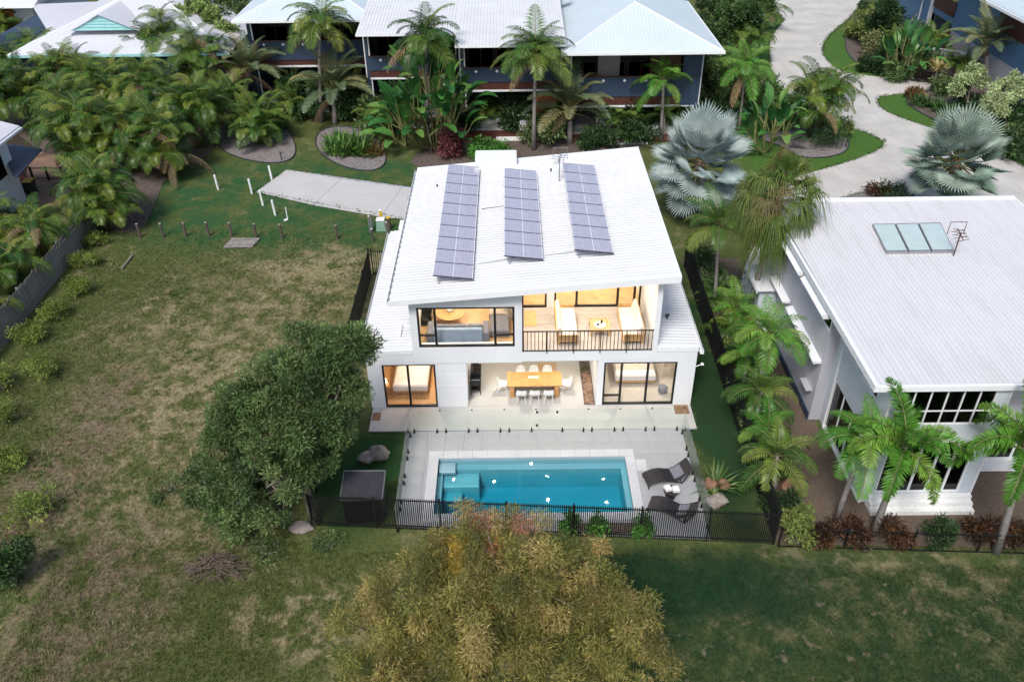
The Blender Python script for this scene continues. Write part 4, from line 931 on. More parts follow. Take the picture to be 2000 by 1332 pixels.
# ------------------------------------------------------------------ apartment row behind
def apartment(name, label, x0, x1, yf, ye, ze, ptop, pbot, slab, kind, nl, fz=.4):
    t = thing('apartment_block', label, 'apartment', ((x0+x1)/2, yf, 0), 'apartments in the row behind the white house')
    dp = 7.0
    # party walls, back of the verandas, floors
    for x in (x0, x1-.25): MB().box(x, x+.25, yf+.02, yf+dp, 0, ze-.3).build('party_wall', 'navy_wall', t)
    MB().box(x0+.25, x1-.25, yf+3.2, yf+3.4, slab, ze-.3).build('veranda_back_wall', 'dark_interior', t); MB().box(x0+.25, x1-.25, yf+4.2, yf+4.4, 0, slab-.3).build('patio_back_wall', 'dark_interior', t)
    MB().box(x0+.25, x1-.25, yf, yf+dp, slab-.16, slab).build('balcony_slab', 'white_trim', t); MB().box(x0+.25, x1-.25, yf+.01, yf+dp, slab+.001, pbot).build('balcony_floor_edge', 'timber_red', t)
    pp = MB().box(x0+.26, x1-.26, yf-.06, yf, pbot+.001, ptop).build('balcony_parapet', 'navy_wall', t); MB().box(x0+.26, x1-.26, yf-.1, yf+.04, ptop+.001, ptop+.06).build('hand_rail', 'timber_red', pp)
    for k in range(nl):
        x = x0+1.2+k*(min(1.6, (x1-x0-2.2)/max(1, nl-1))); lt = MB(); s_ = .13
        lt.add([(x-s_,yf-.075,ptop-.28),(x,yf-.075,ptop-.28-s_),(x+s_,yf-.075,ptop-.28),(x,yf-.075,ptop-.28+s_),(x,yf-.12,ptop-.28),(x,yf-.061,ptop-.28)], [(0,1,4),(1,2,4),(2,3,4),(3,0,4),(1,0,5),(2,1,5),(3,2,5),(0,3,5)]); lt.build('parapet_ornament', 'white_trim', pp)
    MB().box(x0+.25, x1-.25, yf-.3, yf+4.2, .0, fz).build('patio_floor', 'concrete_drive', t); MB().box(x0+.5, x1-.5, yf-1.25, yf-.31, 0, fz-.12).build('timber_deck', 'timber_red', t)
    MB().box((x0+x1)/2-1.2, (x0+x1)/2+1.2, yf-1.75, yf-1.26, GZ, .12).build('step', 'white_paint', t)
    n = max(2, int((x1-x0)/2.4))
    for k in range(n):
        xa = x0+.5+k*(x1-x0-1)/n; xb = xa+(x1-x0-1)/n-.25
        win(t, 'veranda_door', xa, xb, slab+.1, slab+2.4, yf+3.16, ((xa+xb)/2,), (), .07, .06, 'timber_red', 'dark_glass'); win(t, 'patio_door', xa, xb, fz+.02, fz+2.2, yf+4.15, ((xa+xb)/2,), (), .07, .06, 'grey_metal', 'dark_glass')
    for x in (x0+.3, x1-.4): 
        MB().box(x, x+.1, yf-.02+.03, yf+.13, pbot, ze-.15).build('veranda_post', 'white_trim', t); MB().box(x, x+.1, yf+.03, yf+.13, fz, slab-.17).build('patio_post', 'white_trim', t)
    o = .5; yb_ = yf+13
    if kind == 'skillion':
        rf = rib_sheet_y(x0-.2, x1+.2, ye, yb_, lambda y: ze+.10*(y-ye), .25, .035).build('roof', 'white_roof', t)
        MB().box(x0-.2, x1+.2, ye-.12, ye, ze-.14, ze+.01).build('gutter', 'white_trim', rf); q = MB(); q.prism_x([(ye+.01,ze-.12),(yb_,ze+.10*(yb_-ye)-.12),(yb_,ze+.10*(yb_-ye)-.01),(ye+.01,ze-.01)], x0-.19, x1+.19); q.build('roof_underside', 'grey_wall', rf)
        for x in (x0+.0, x1-.05): MB().tube([(x,ye-.05,ze-.1),(x,yf+.0,ze-.6),(x,yf+.0,slab)], .05, 6).build('downpipe', 'white_trim', rf)
    else:
        xm = (x0+x1)/2; hx0, hx1 = x0-.4, x1+1.0; xm = (hx0+hx1)/2; rr = (hx1-hx0)/2; yr = ye+rr*1.02; zt = ze+rr*.36
        A = [(hx0,ye,ze),(hx1,ye,ze),(hx1,yb_,ze),(hx0,yb_,ze),(xm,yr,zt),(xm,yb_,zt)]
        rf = MB().add([A[0],A[1],A[4]], [(0,1,2)]).build('roof', 'blue_ribbed_x', t); MB().add([A[1],A[2],A[5],A[4]], [(0,1,2,3)]).build('roof_slope', 'lilac_ribbed' if False else 'blue_ribbed_y', rf); MB().add([A[3],A[0],A[4],A[5]], [(0,1,2,3)]).build('roof_slope', 'blue_ribbed_y', rf)
        for p, q2 in ((A[0],A[4]),(A[1],A[4]),(A[4],A[5])): MB().tube([p, q2], .07, 6).build('ridge_cap', 'white_trim', rf)
        MB().box(hx0-.1, hx1+.1, ye-.12, ye-.001, ze-.15, ze+.02).build('gutter', 'white_trim', rf); MB().box(hx0-.1, hx0-.001, ye, yb_, ze-.15, ze+.02).box(hx1+.001, hx1+.1, ye, yb_, ze-.15, ze+.02).build('gutter', 'white_trim', rf)
        MB().box(hx0+.02, hx1-.02, ye+.01, yb_, ze-.12, ze-.02).build('roof_underside', 'grey_wall', rf)
    return t
apA = apartment('a', 'leftmost dark blue apartment with a pale blue hip roof', -21.4, -11.4, 71.0, 69.0, 7.45, 5.35, 3.8, 3.35, 'hip', 3)
apB = apartment('b', 'dark blue apartment with a white ribbed roof, second from left', -11.3, -3.8, 67.0, 65.0, 7.38, 5.15, 4.05, 3.5, 'skillion', 4)
apC = apartment('c', 'dark blue apartment with a white ribbed roof above the brown steps', -3.7, 4.0, 64.0, 62.0, 7.3, 5.1, 4.0, 3.4, 'skillion', 3)
apD = apartment('d', 'rightmost dark blue apartment with a large pale hip roof', 4.3, 14.4, 63.0, 61.0, 6.95, 4.6, 3.1, 2.42, 'hip', 4)
MB().box(10.6, 12.9, 63.35, 63.5, 4.65, 6.7).build('timber_shutter', 'timber_red', apD); MB().box(13.0, 14.14, 62.93, 63.2, 2.43, 6.8).build('corner_wall', 'navy_wall', apD); MB().box(14.41, 14.5, 63.0, 64.5, 2.4, 6.6).build('corner_trim', 'lilac_wall', apD)
MB().box(6.9, 8.6, 65.5, 66.0, 2.45, 5.6).build('kitchen_cupboard', 'throw', apD)
MB().box(2.0, 3.7, 63.6, 63.9, .42, 3.2).build('orange_wall', 'orange_wall', apC); MB().box(-.1+.9, 1.9, 63.2, 63.68, .4, 1.1).build('planter_wall', 'lilac_wall', apC); MB().box(8.5, 11.5, 62.3, 62.6, GZ, .9).build('planter_wall', 'lilac_wall', apD)
# rooftop units
for x, y, l in ((-.3, 73.3, 'left'), (1.2, 73.5, 'middle'), (4.5, 72.5, 'right')):
    t = thing('air_conditioner', f'grey rooftop air conditioner above the white ribbed roof, {l} one', 'air conditioner', (x, y, 8.4), 'rooftop air conditioners')
    MB().bbox(x-.4, x+.4, y-.3, y+.3, 8.45, 9.05, .03).build('casing', 'grey_wall', t); MB().cyl(x, y, 9.051, 9.09, .25, n=14).build('fan_guard', 'dark_metal', t)
    for dx in (-.3, .3): MB().box(x+dx-.05, x+dx+.05, y-.3, y+.3, 8.3, 8.449).build('foot', 'dark_metal', t)
# white outdoor settings on the patios
def white_set(x, y, z, label):
    t = thing('outdoor_table', label, 'table', (x, y, z), 'white outdoor tables on the patios')
    MB().bbox(x-.8, x+.8, y-.4, y+.4, z+.70, z+.75, .01).build('top', 'white_plastic', t)
    for a in (-.75, .69):
        for b in (-.36, .3): MB().box(x+a, x+a+.06, y+b, y+b+.06, z, z+.70).build('leg', 'white_plastic', t)
def white_chair(x, y, z, label, s=1):
    t = thing('outdoor_chair', label, 'chair', (x, y, z), 'white outdoor chairs on the patios')
    MB().bbox(x-.25, x+.25, y-.25, y+.25, z+.40, z+.46, .01).build('seat', 'white_plastic', t)
    for k in range(4): MB().box(x-.25+k*.15, x-.2+k*.15, y+.2*s, y+.24*s if s > 0 else y+.2*s+.04, z+.46, z+.9).build('back_slat', 'white_plastic', t)
    MB().box(x-.25, x+.25, y+.2*s, y+.2*s+.04, z+.9, z+.95).build('back_rail', 'white_plastic', t)
    for a in (-.24, .18):
        for b in (-.24, .18): MB().box(x+a, x+a+.06, y+b, y+b+.06, z, z+.40).build('leg', 'white_plastic', t)
for (x, y, l) in ((-17.6, 71.9, 'behind the leftmost tall palm'), (-7.6, 68.3, 'on the second patio beside the big-leaved clump'), (.9, 65.1, 'on the patio with the orange wall'), (7.6, 64.2, 'on the rightmost shaded patio')):
    white_set(x, y, .4, f'white outdoor table {l}'); white_chair(x-.4, y-.75, .4, f'white outdoor chair, left one at the table {l}', -1); white_chair(x+.45, y-.75, .4, f'white outdoor chair, right one at the table {l}', -1)

# ------------------------------------------------------------------ house with hip roof and turquoise gablet, top left
lh = thing('hip_roof_house', 'house with a wide pale hip roof and turquoise gablet behind the palms', 'house', (-33, 76, 0))
E0, E1, EY0, EY1, EZ = -40.4, -22.5, 69.0, 92.0, 5.0
rg = .37; Yr = EY0+8.0; xr0 = E0+8.0; xr1 = E1-8.0; Zr = EZ+8*rg
MB().add([(E0,EY0,EZ),(E1,EY0,EZ),(xr1,Yr,Zr),(xr0,Yr,Zr)], [(0,1,2,3)]).build('roof', 'lilac_ribbed', lh)
MB().add([(E0,EY0,EZ),(xr0,Yr,Zr),(xr0,EY1,Zr),(E0,EY1,EZ)], [(3,2,1,0)]).build('roof_slope', 'grey_roof', lh); MB().add([(E1,EY0,EZ),(E1,EY1,EZ),(xr1,EY1,Zr),(xr1,Yr,Zr)], [(0,1,2,3)]).build('roof_slope', 'grey_roof', lh); MB().add([(xr0,Yr,Zr),(xr1,Yr,Zr),(xr1,EY1,Zr),(xr0,EY1,Zr)], [(0,1,2,3)]).build('roof_top', 'grey_roof', lh)
for p, q2 in (((E0,EY0,EZ),(xr0,Yr,Zr)), ((E1,EY0,EZ),(xr1,Yr,Zr)), ((xr0,Yr,Zr),(xr1,Yr,Zr))): MB().tube([p, q2], .09, 6).build('ridge_cap', 'white_trim', lh)
gb = [gz(138,61,6.3), gz(267,61,6.3)]; yy = gb[0].y; zb_ = EZ + (yy-EY0)*rg - .05; ap = gy(193, 30, yy)
gl_, gr_ = gy(138,61,yy), gy(267,61,yy); zb_ = gl_.z
gab = MB().add([(gl_.x,yy,zb_),(gr_.x,yy,zb_),(ap.x,yy,ap.z)], [(0,1,2)]).build('gablet', 'turquoise', lh)
for k in range(5):
    f0 = k/5+.02; f1 = (k+.72)/5; zA = zb_+(ap.z-zb_)*f0; zB = zb_+(ap.z-zb_)*f1
    xa = gl_.x+(ap.x-gl_.x)*f1; xb = gr_.x+(ap.x-gr_.x)*f1; MB().box(xa, xb, yy-.05, yy-.004, zA, zB).build('louvre', 'turquoise', gab)
q = MB(); yb2 = EY0 + (ap.z-EZ)/rg
q.add([(gl_.x-.3,yy-.2,zb_-.05),(ap.x,yy-.2,ap.z+.05),(ap.x,yb2+1,ap.z+.05),(gl_.x-.3,yy+.2,zb_-.05)], [(0,1,2,3)]); q.add([(gr_.x+.3,yy-.2,zb_-.05),(gr_.x+.3,yy+.2,zb_-.05),(ap.x,yb2+1,ap.z+.05),(ap.x,yy-.2,ap.z+.05)], [(0,1,2,3)]); q.build('gablet_roof', 'grey_roof', lh)
MB().box(E0+.6, E1-.6, EY0+.6, EY1-.5, 0, EZ-.15).build('walls', 'navy_wall', lh); MB().box(E0, E1, EY0-.1, EY0+.02, EZ-.2, EZ).build('gutter', 'turquoise', lh); MB().box(E0+.05, E1-.05, EY0+.05, EY1, EZ-.14, EZ-.03).build('soffit', 'grey_wall', lh)
p = gz(219, 22, Zr); MB().tube([(p.x,Yr+.5,Zr-.1),(p.x,Yr+.5,Zr+.5)], .2, 10).tube([(p.x,Yr+.5,Zr+.5),(p.x,Yr+.5,Zr+.8)], [.38,.2], 12).build('roof_ventilator', 'dark_metal', lh)
w1 = [gz(u, v, 4.6) for u, v in ((62,9),(210,3),(200,40),(92,58))]
MB().add([(q_.x, q_.y, z) for z in (4.35, 4.6) for q_ in w1[::-1]], [(3,2,1,0),(4,5,6,7),(0,1,5,4),(1,2,6,5),(2,3,7,6),(3,0,4,7)]).build('wing_roof', 'grey_roof', lh); MB().box(-46, -41.2, 78.0, 88, 0, 4.2).build('wing_wall', 'navy_wall', lh)
fh = thing('far_house', 'pale roofed house with an orange wall in the top left corner', 'house', (-56, 92, 0))
MB().box(-64, -47.5, 88, 100, 0, 4.4).build('walls', 'pale_wall', fh); MB().box(-51.5, -49.5, 87.9, 87.99, .4, 4.3).build('orange_panel', 'orange_wall', fh); q = MB(); q.prism_x([(86.8,4.5),(100,4.5),(93.5,6.6)], -65, -46.8); q.build('roof', 'white_roof', fh)

# ------------------------------------------------------------------ small white house at the left edge
sh_ = thing('edge_house', 'white house with a grey roof corner and dark blue awning at left edge', 'house', (-36, 50, 0))
MB().box(-42, -32.9, 44.5, 52.6, 0, 4.7).build('walls', 'white_wall', sh_); q = MB(); q.prism_y([(-43,4.8),(-32.0,4.8),(-32.0,4.95),(-37.5,6.6),(-43,4.95)], 43.8, 53.2); q.build('roof', 'grey_roof', sh_); MB().box(-31.99,-31.85,43.8,53.2,4.72,4.86).build('gutter', 'white_trim', sh_)
winx(sh_, 'side_window', 50.2, 51.6, 2.2, 3.8, -32.88, (), .08, .06, 'white_trim', 'dark_glass') 
w1 = [gz(u, v, 2.9) for u, v in ((20,281),(82,291),(33,346),(24,342),(5,296))]
MB().add([(q_.x, q_.y, z) for z in (2.82, 2.9) for q_ in w1], [(4,3,2,1,0),(5,6,7,8,9)] + [(i,(i+1)%5,5+(i+1)%5,5+i) for i in range(5)]).build('awning', 'dark_awning', sh_) if 'dark_awning' in M else None
flat('paving', px_poly([(60,296),(105,300),(128,340),(124,395),(70,420),(40,400)]), GZ-.1, -.015, 'paving_brown', 'brown paved court beside the white house at left edge')
def bin_(px, lid, label):
    p = gz(*px); t = thing('wheelie_bin', label, 'bin', (p.x, p.y, -.015), 'wheelie bins')
    q = MB(); q.add([(p.x-.24,p.y-.26,.08),(p.x+.24,p.y-.26,.08),(p.x+.24,p.y+.26,.08),(p.x-.24,p.y+.26,.08),(p.x-.3,p.y-.34,1.0),(p.x+.3,p.y-.34,1.0),(p.x+.3,p.y+.34,1.0),(p.x-.3,p.y+.34,1.0)], [(3,2,1,0),(4,5,6,7),(0,1,5,4),(1,2,6,5),(2,3,7,6),(3,0,4,7)]); q.build('body', 'bin_green', t)
    MB().bbox(p.x-.32, p.x+.32, p.y-.38, p.y+.36, 1.001, 1.09, .03).build('lid', lid, t)
    for s in (-1, 1): MB().tube([(p.x+s*.2,p.y+.28,.085),(p.x+s*.26,p.y+.28,.085)], .1, 10).build('wheel', 'black_gloss', t)
bin_((64, 380), 'yellow_plastic', 'wheelie bin with a yellow lid beside the white house at left'); bin_((50, 376), 'red_plastic', 'wheelie bin with a red lid behind the yellow one')
p0 = gz(66, 352); p1 = gz(126, 352); gt = thing('low_rail', 'low black rail across the brown paving at left', 'rail', (p0.x, p0.y, 0))
MB().tube([(p0.x,p0.y,.9),(p1.x,p1.y,.9)], .04, 6).build('top_rail', 'black_fence', gt); MB().tube([(p0.x,p0.y,.15),(p1.x,p1.y,.15)], .04, 6).build('bottom_rail', 'black_fence', gt)
for f_ in (0, .5, 1): 
    p = p0 + (p1-p0)*f_; MB().box(p.x-.06, p.x+.06, p.y-.06, p.y+.06, GZ, 1.0).build('post', 'black_fence', gt)

# ------------------------------------------------------------------ blue house, top right
bh = thing('blue_house', 'two-storey blue house with timber balconies in the top right corner', 'house', (45, 80, 0))
BX = 43.0
def bb(n_, *a, m='blue_wall'): return MB().box(*a).build(n_, m, bh)
bb('wall', BX, BX+.3, 66, 84.0, 2.2, 6.4); bb('wall', BX, BX+.3, 88.5, 98, 0, 6.4); bb('wall', BX+3.2, BX+3.5, 84, 88.5, 0, 6.4); bb('wall', BX, BX+.3, 84.0, 88.5, 2.7, 3.3)
bb('front_wall', BX+.3, 60, 66, 66.3, 0, 6.4); bb('balcony_parapet', BX-.12, BX-.02, 84.0, 88.5, 3.3, 4.6, m='timber_red'); bb('timber_panel', BX-.08, BX-.01, 70, 76.0, 4.3, 5.9, m='timber_red'); bb('column', BX-.25, BX+.35, 88.5, 88.95, 0, 6.3, m='white_trim')
bb('porch_wall', BX+3.1, BX+3.19, 84.1, 88.4, 0, 2.6, m='orange_wall'); bb('porch_side', BX+.31, BX+3.1, 83.8, 84.0, 0, 2.6, m='orange_wall'); bb('ceiling', BX+.3, BX+3.1, 84, 88.5, 2.71, 2.8, m='timber_light'); bb('lower_wall', BX+.02, BX+.28, 66, 83.9, 0, 2.2, m='grey_wall')  # porch recess walls coloured orange in place of the warm light inside
MB().prism_x([(60,6.45),(100,6.45),(100,6.7),(60,6.7)], BX-1.4, 62).build('roof', 'blue_ribbed_x', bh); bb('gutter', BX-1.55, BX-1.41, 60, 100, 6.4, 6.62, m='white_trim')
MB().tube([(BX-.1,91,.2),(BX-.1,91,6.2)], .08, 8).build('downpipe', 'white_trim', bh)
fn = thing('timber_screen', 'red-brown timber slat screen in front of the blue house', 'screen', (40, 78, 0))
a_, b_ = gz(1818, 78, 1.2), gz(1880, 80, 1.2)
for k in range(5): d_ = b_-a_; MB().obox(((a_.x+b_.x)/2,(a_.y+b_.y)/2, .9+k*.24), d_.length, .05, .19, math.atan2(d_.y,d_.x)).build('slat', 'timber_red', fn)
for f_ in (0, .5, 1): p = a_+(b_-a_)*f_; MB().box(p.x-.06,p.x+.06,p.y+.04,p.y+.14,GZ,2.0).build('post','timber_red',fn)
a_, b_ = gz(1805, 140, 0), gz(1880, 150, 0); d_ = b_-a_
o = MB().obox(((a_.x+b_.x)/2,(a_.y+b_.y)/2+.5, 1.0), d_.length, .3, 2.1, math.atan2(d_.y,d_.x)).build('retaining_wall', 'grey_wall'); tag(o, 'grey rendered garden wall below the blue house', 'wall')
fn = thing('timber_fence', 'brown timber paling fence at the right edge below the blue house', 'fence', gz(1960, 160, 0))
a_, b_ = gz(1950, 135, 0), gz(2030, 185, 0)
for k in range(22): 
    p = a_+(b_-a_)*(k/21); MB().obox((p.x,p.y,.85), .34, .04, 1.8, math.atan2((b_-a_).y,(b_-a_).x)).build('paling', 'timber_red', fn)
for z in (.4, 1.4): d_ = b_-a_; MB().obox(((a_.x+b_.x)/2,(a_.y+b_.y)/2+.06,z), d_.length, .05, .09, math.atan2(d_.y,d_.x)).build('rail', 'timber_red', fn)
ch = thing('clothes_line', 'white rotary clothes line beside the blue house', 'clothes line', gz(1800, 52, 0)); p = ch.location
MB().tube([(p.x,p.y,0),(p.x,p.y,2.9)], .06, 8).build('pole', 'white_trim', ch)
for k in range(4): an = k*math.pi/2+.4; MB().tube([(p.x,p.y,1.8),(p.x+1.5*math.cos(an),p.y+1.5*math.sin(an),2.1)], .035, 6).build('arm', 'white_trim', ch)
# ------------------------------------------------------------------ fences
def slat_fence(name, label, a, b, h, step, barw=.036, posts=2.4, zb=GZ, group=None):
    a, b = Vector((*a, zb)), Vector((*b, zb)); d = b - a; L = d.length; ang = math.atan2(d.y, d.x); u = d / L
    t = thing('slat_fence', label, 'fence', a, group)
    n = int(L/step); bar = MB().box(-barw/2, barw/2, -.008, .008, 0.03, h).mesh('slat', 'black_fence')
    for i in range(n+1):
        p = u * (i*L/n); link('slat', bar, t, (p.x, p.y, 0), (0, 0, ang))
    back = Vector((-u.y, u.x, 0)) * .03
    for z in (.18, h-.14): MB().obox(a + d/2 + back + Vector((0,0,z)), L, .03, .04, ang).build('rail', 'black_fence', t)
    k = max(1, round(L/posts))
    for i in range(k+1):
        p = a + d*(i/k) + back*1.2; MB().obox(p + Vector((0,0,(h+.02)/2)), .06, .06, h+.04, ang).build('post', 'black_fence', t)
    return t
slat_fence('f', 'long black slatted fence between the pool and the foreground lawn', (-7.85, 22.78), (9.80, 21.58), 1.68, .079)
slat_fence('f', 'black slatted boundary fence between the two white houses', (9.82, 21.6), (10.1, 42.5), 1.75, .08)
slat_fence('f', 'black slatted fence along the left side of the white house', (-8.0, 24.5), (-8.05, 41.9), 1.78, .08)
slat_fence('f', 'short black slatted return fence at the back left corner of the house', (-7.95, 41.95), (-6.55, 41.9), 1.7, .12)
# dark open mesh fence in front of the neighbour
a, b = Vector((9.95, 21.45, GZ)), Vector((27, 20.55, GZ)); d = b-a; ang = math.atan2(d.y, d.x)
t = thing('mesh_fence', 'low dark wire mesh fence in front of the neighbouring house', 'fence', a)
for z in (.05, .95): MB().obox(a + d/2 + Vector((0,0,z)), d.length, .04, .04, ang).build('rail', 'black_fence', t)
for i in range(8): MB().obox(a + d*(i/7) + Vector((0,.03,.5)), .06, .06, 1.1, ang).build('post', 'black_fence', t)
wm = MB().box(-.004, .004, -.004, .004, .05, .95).mesh('wire', 'black_fence')
for i in range(170): p = d*(i/169); link('wire', wm, t, (p.x, p.y, 0))
# old timber paling fence on the left boundary
a, b = Vector((-26.4, 48.5, GZ)), Vector((-25.9, 33.0, GZ)); d = b-a; L = d.length
t = thing('paling_fence', 'weathered grey timber paling fence on the left boundary', 'fence', a)
pm_ = [MB().box(-.055, .055, -.012, .012, 0, 1.75).mesh('paling', 'timber_grey'), MB().box(-.05, .05, -.012, .012, 0, 1.68).mesh('paling', 'timber_grey')]
for i in range(132):
    p = d*(i/131); link('paling', pm_[i % 2], t, (p.x + rnd.uniform(-.01,.01), p.y, rnd.uniform(-.02,.04)), (rnd.uniform(-.03,.03), 0, R(90)+rnd.uniform(-.06,.06)))
for z in (.35, 1.45): MB().obox(a + d/2 + Vector((-.05,0,z)), .04, L, .08, 0.0).build('rail', 'timber_grey', t)
for i in range(7): MB().obox(a + d*(i/6) + Vector((-.1,0,.85)), .1, .1, 1.8, 0.0).build('post', 'timber_grey', t)

# ------------------------------------------------------------------ frameless glass pool fence
def glass_panel(a, b, label, h=1.2, gate=False):
    a, b = Vector((*a, 0)), Vector((*b, 0)); d = b-a; L = d.length; ang = math.atan2(d.y, d.x)
    t = thing('glass_panel', label, 'glass fence', a + d/2, 'frameless glass panels of the pool fence')
    MB().obox(a + d/2 + Vector((0,0,.08+h/2)), L-.03, .012, h, ang).build('pane', 'fence_glass', t)
    if not gate:
        for f_ in (.14, .86):
            p = a + d*f_; MB().obox(p + Vector((0,0,.10)), .055, .06, .20, ang).build('spigot', 'black_fence', t)
            MB().obox(p + Vector((0,0,.006)), .10, .10, .012, ang).build('base_plate', 'black_fence', t)
        MB().obox(a + d*.995 + Vector((0,0,h+.06)), .07, .03, .05, ang).build('joint_clamp', 'black_fence', t)
    else:
        for f_, z in ((.04, .35), (.04, 1.1), (.94, 1.1)): MB().obox(a + d*f_ + Vector((0,0,z)), .09, .05, .10, ang).build('hinge' if f_ < .5 else 'latch', 'black_fence', t)
    return t
def X_at(zx): return gz(580 + zx*.48, 838).x
jn = [X_at(z) for z in (462, 590, 717, 846, 972)]; names = ['first', 'second', 'third', 'fourth']
for i in range(4): glass_panel((jn[i], 28.14), (jn[i+1], 28.13), f'clear glass panel along the patio edge, {names[i]} from the left corner')
gx0, gx1 = jn[4], X_at(1062)
glass_panel((gx0, 28.13), (gx1, 28.12), 'clear glass pool gate with black hinges in the patio edge fence', gate=True)
jr = [gx1, X_at(1181), X_at(1308), X_at(1435), 7.42]
for i in range(4): glass_panel((jr[i], 28.12), (jr[i+1], 28.10), f'clear glass panel along the patio edge, {["fourth","third","second","first"][i]} from the right corner')
for i in range(4):
    y0, y1 = 28.08-i*1.47, 28.08-(i+1)*1.47
    glass_panel((-4.50, y0), (-4.50, y1), f'clear glass panel on the left side of the pool deck, {names[i]} from the house')
    glass_panel((7.42, y0), (7.42, y1), f'clear glass panel on the right side of the pool deck, {names[i]} from the house')
# ------------------------------------------------------------------ posts and bits on the vacant lot
def vpost(px, h, r, m, name, label, cat, group, cap=None, lean=0):
    p = gz(*px); t = thing(name, label, cat, (p.x, p.y, GZ), group)
    MB().tube([(p.x,p.y,GZ),(p.x+lean,p.y,GZ+h)], [r, r*.95], 8).build('shaft', m, t)
    if cap: MB().cyl(p.x+lean, p.y, GZ+h+.001, GZ+h+.035, r*1.05, r*.8, 8).build('cap', cap, t)
    return t
tp = [(274,463),(319,462),(363,461),(408,460),(453,461),(500,463),(551,464),(659,466)]
for i, q in enumerate(tp):
    vpost(q, .95, .085, 'timber_post', 'bollard', f'short dark timber bollard across the lot, {["first","second","third","fourth","fifth","sixth","seventh","eighth"][i]} from the left', 'bollard', 'timber bollards across the vacant lot', 'pale_bark', rnd.uniform(-.03,.03))
wpn = ['leftmost, alone on the lawn', 'second from the left', 'at the near corner of the concrete pad', 'right of the pad corner', 'at the far edge of the concrete pad']
for q, l in zip([(426,369),(492,377),(513.5,400),(537.5,419),(531,351)], wpn):
    vpost(q, 1.05, .075, 'white_paint', 'white_post', f'white marker post {l}', 'post', 'white marker posts on the lawn', 'white_trim', -.05)
q = vpost((562,430), .95, .035, 'white_paint', 'standpipe', 'thin white pipe standing near the bollards', 'pipe', None); p = q.location
MB().tube([(p.x,p.y,.05),(p.x-.2,p.y-.15,.03)], .07, 8).build('foot', 'white_paint', q)
for (u_, v_, h_, m_, l) in ((723,452,1.1,'grey_metal','grey conduit post, left of the green service box'),(727,452,1.3,'grey_metal','taller grey conduit post by the green service box'),(728,470,.85,'timber_post','brown timber peg below the conduit posts'),(756,458,.9,'grey_metal','grey conduit post right of the green service box')):
    vpost((u_, v_), h_, .06, m_, 'service_post', l, 'post', 'posts around the service box', 'white_paint')
p = gz(745, 447); sb = thing('service_box', 'pale green service box with a raised lid on the lawn', 'box', (p.x, p.y, GZ))
q = MB(); q.add([(p.x-.3,p.y-.25,GZ),(p.x+.3,p.y-.25,GZ),(p.x+.3,p.y+.25,GZ),(p.x-.3,p.y+.25,GZ),(p.x-.24,p.y-.2,.62),(p.x+.24,p.y-.2,.62),(p.x+.24,p.y+.2,.62),(p.x-.24,p.y+.2,.62)], [(3,2,1,0),(4,5,6,7),(0,1,5,4),(1,2,6,5),(2,3,7,6),(3,0,4,7)]); q.build('body', 'pit_green', sb); MB().bbox(p.x-.27,p.x+.27,p.y-.23,p.y+.23,.621,.72,.03).build('lid', 'white_paint', sb)
p = gz(745, 433); yb_ = thing('yellow_marker', 'yellow marker post behind the green service box', 'post', (p.x, p.y, GZ)); MB().bbox(p.x-.09,p.x+.09,p.y-.06,p.y+.06,GZ,.75,.02).build('shaft','yellow_plastic',yb_); MB().bbox(p.x-.1,p.x+.1,p.y-.07,p.y+.07,.751,.85,.02).build('cap','white_paint',yb_)
p = gz(760, 447); yb_ = thing('meter_stump', 'brown stump with a pale cap right of the green service box', 'post', (p.x, p.y, GZ)); MB().tube([(p.x,p.y,GZ),(p.x,p.y,.75)], [.16,.14], 9).build('shaft','timber_post',yb_); MB().cyl(p.x,p.y,.751,.80,.15,n=10).build('cap','yellow_plastic',yb_)
# stacked boards on the grass
a_, b_ = gz(443, 477), gz(500, 477); bs = thing('timber_boards', 'stack of weathered grey boards lying by the bollards', 'boards', ((a_.x+b_.x)/2, a_.y, GZ))
for k in range(4): MB().obox(((a_.x+b_.x)/2 + (k-1.5)*.06, a_.y-.35+k*.3, .02+.02*(k%2)), (b_.x-a_.x)*.98, .25, .05, R(2-k)).build('board', 'timber_grey', bs)
for k in range(2): MB().obox((a_.x+.3+k*(b_.x-a_.x-.6), a_.y+.1, -.03), .1, 1.1, .05, 0.0).build('bearer', 'timber_grey', bs)
a_, b_ = gz(238, 525), gz(259, 500); o = MB().tube([(a_.x,a_.y,.02),(b_.x,b_.y,.05)], .06, 6).build('loose_plank', 'pale_bark'); tag(o, 'pale length of timber lying in the grass near the paling fence', 'plank')
# path lights in the beds
for (u_, v_, l) in ((550,312,'bed nearest the palm thicket'), (1652,288,'island bed in the road bend')):
    p = gz(u_, v_); t = thing('path_light', f'small black path light in the mulched {l}', 'garden light', (p.x, p.y, -.03)); MB().cyl(p.x,p.y,-.03,.5,.035,n=8).build('stem','black_fence',t); MB().cyl(p.x,p.y,.501,.58,.09,.05,10).build('head','black_fence',t)
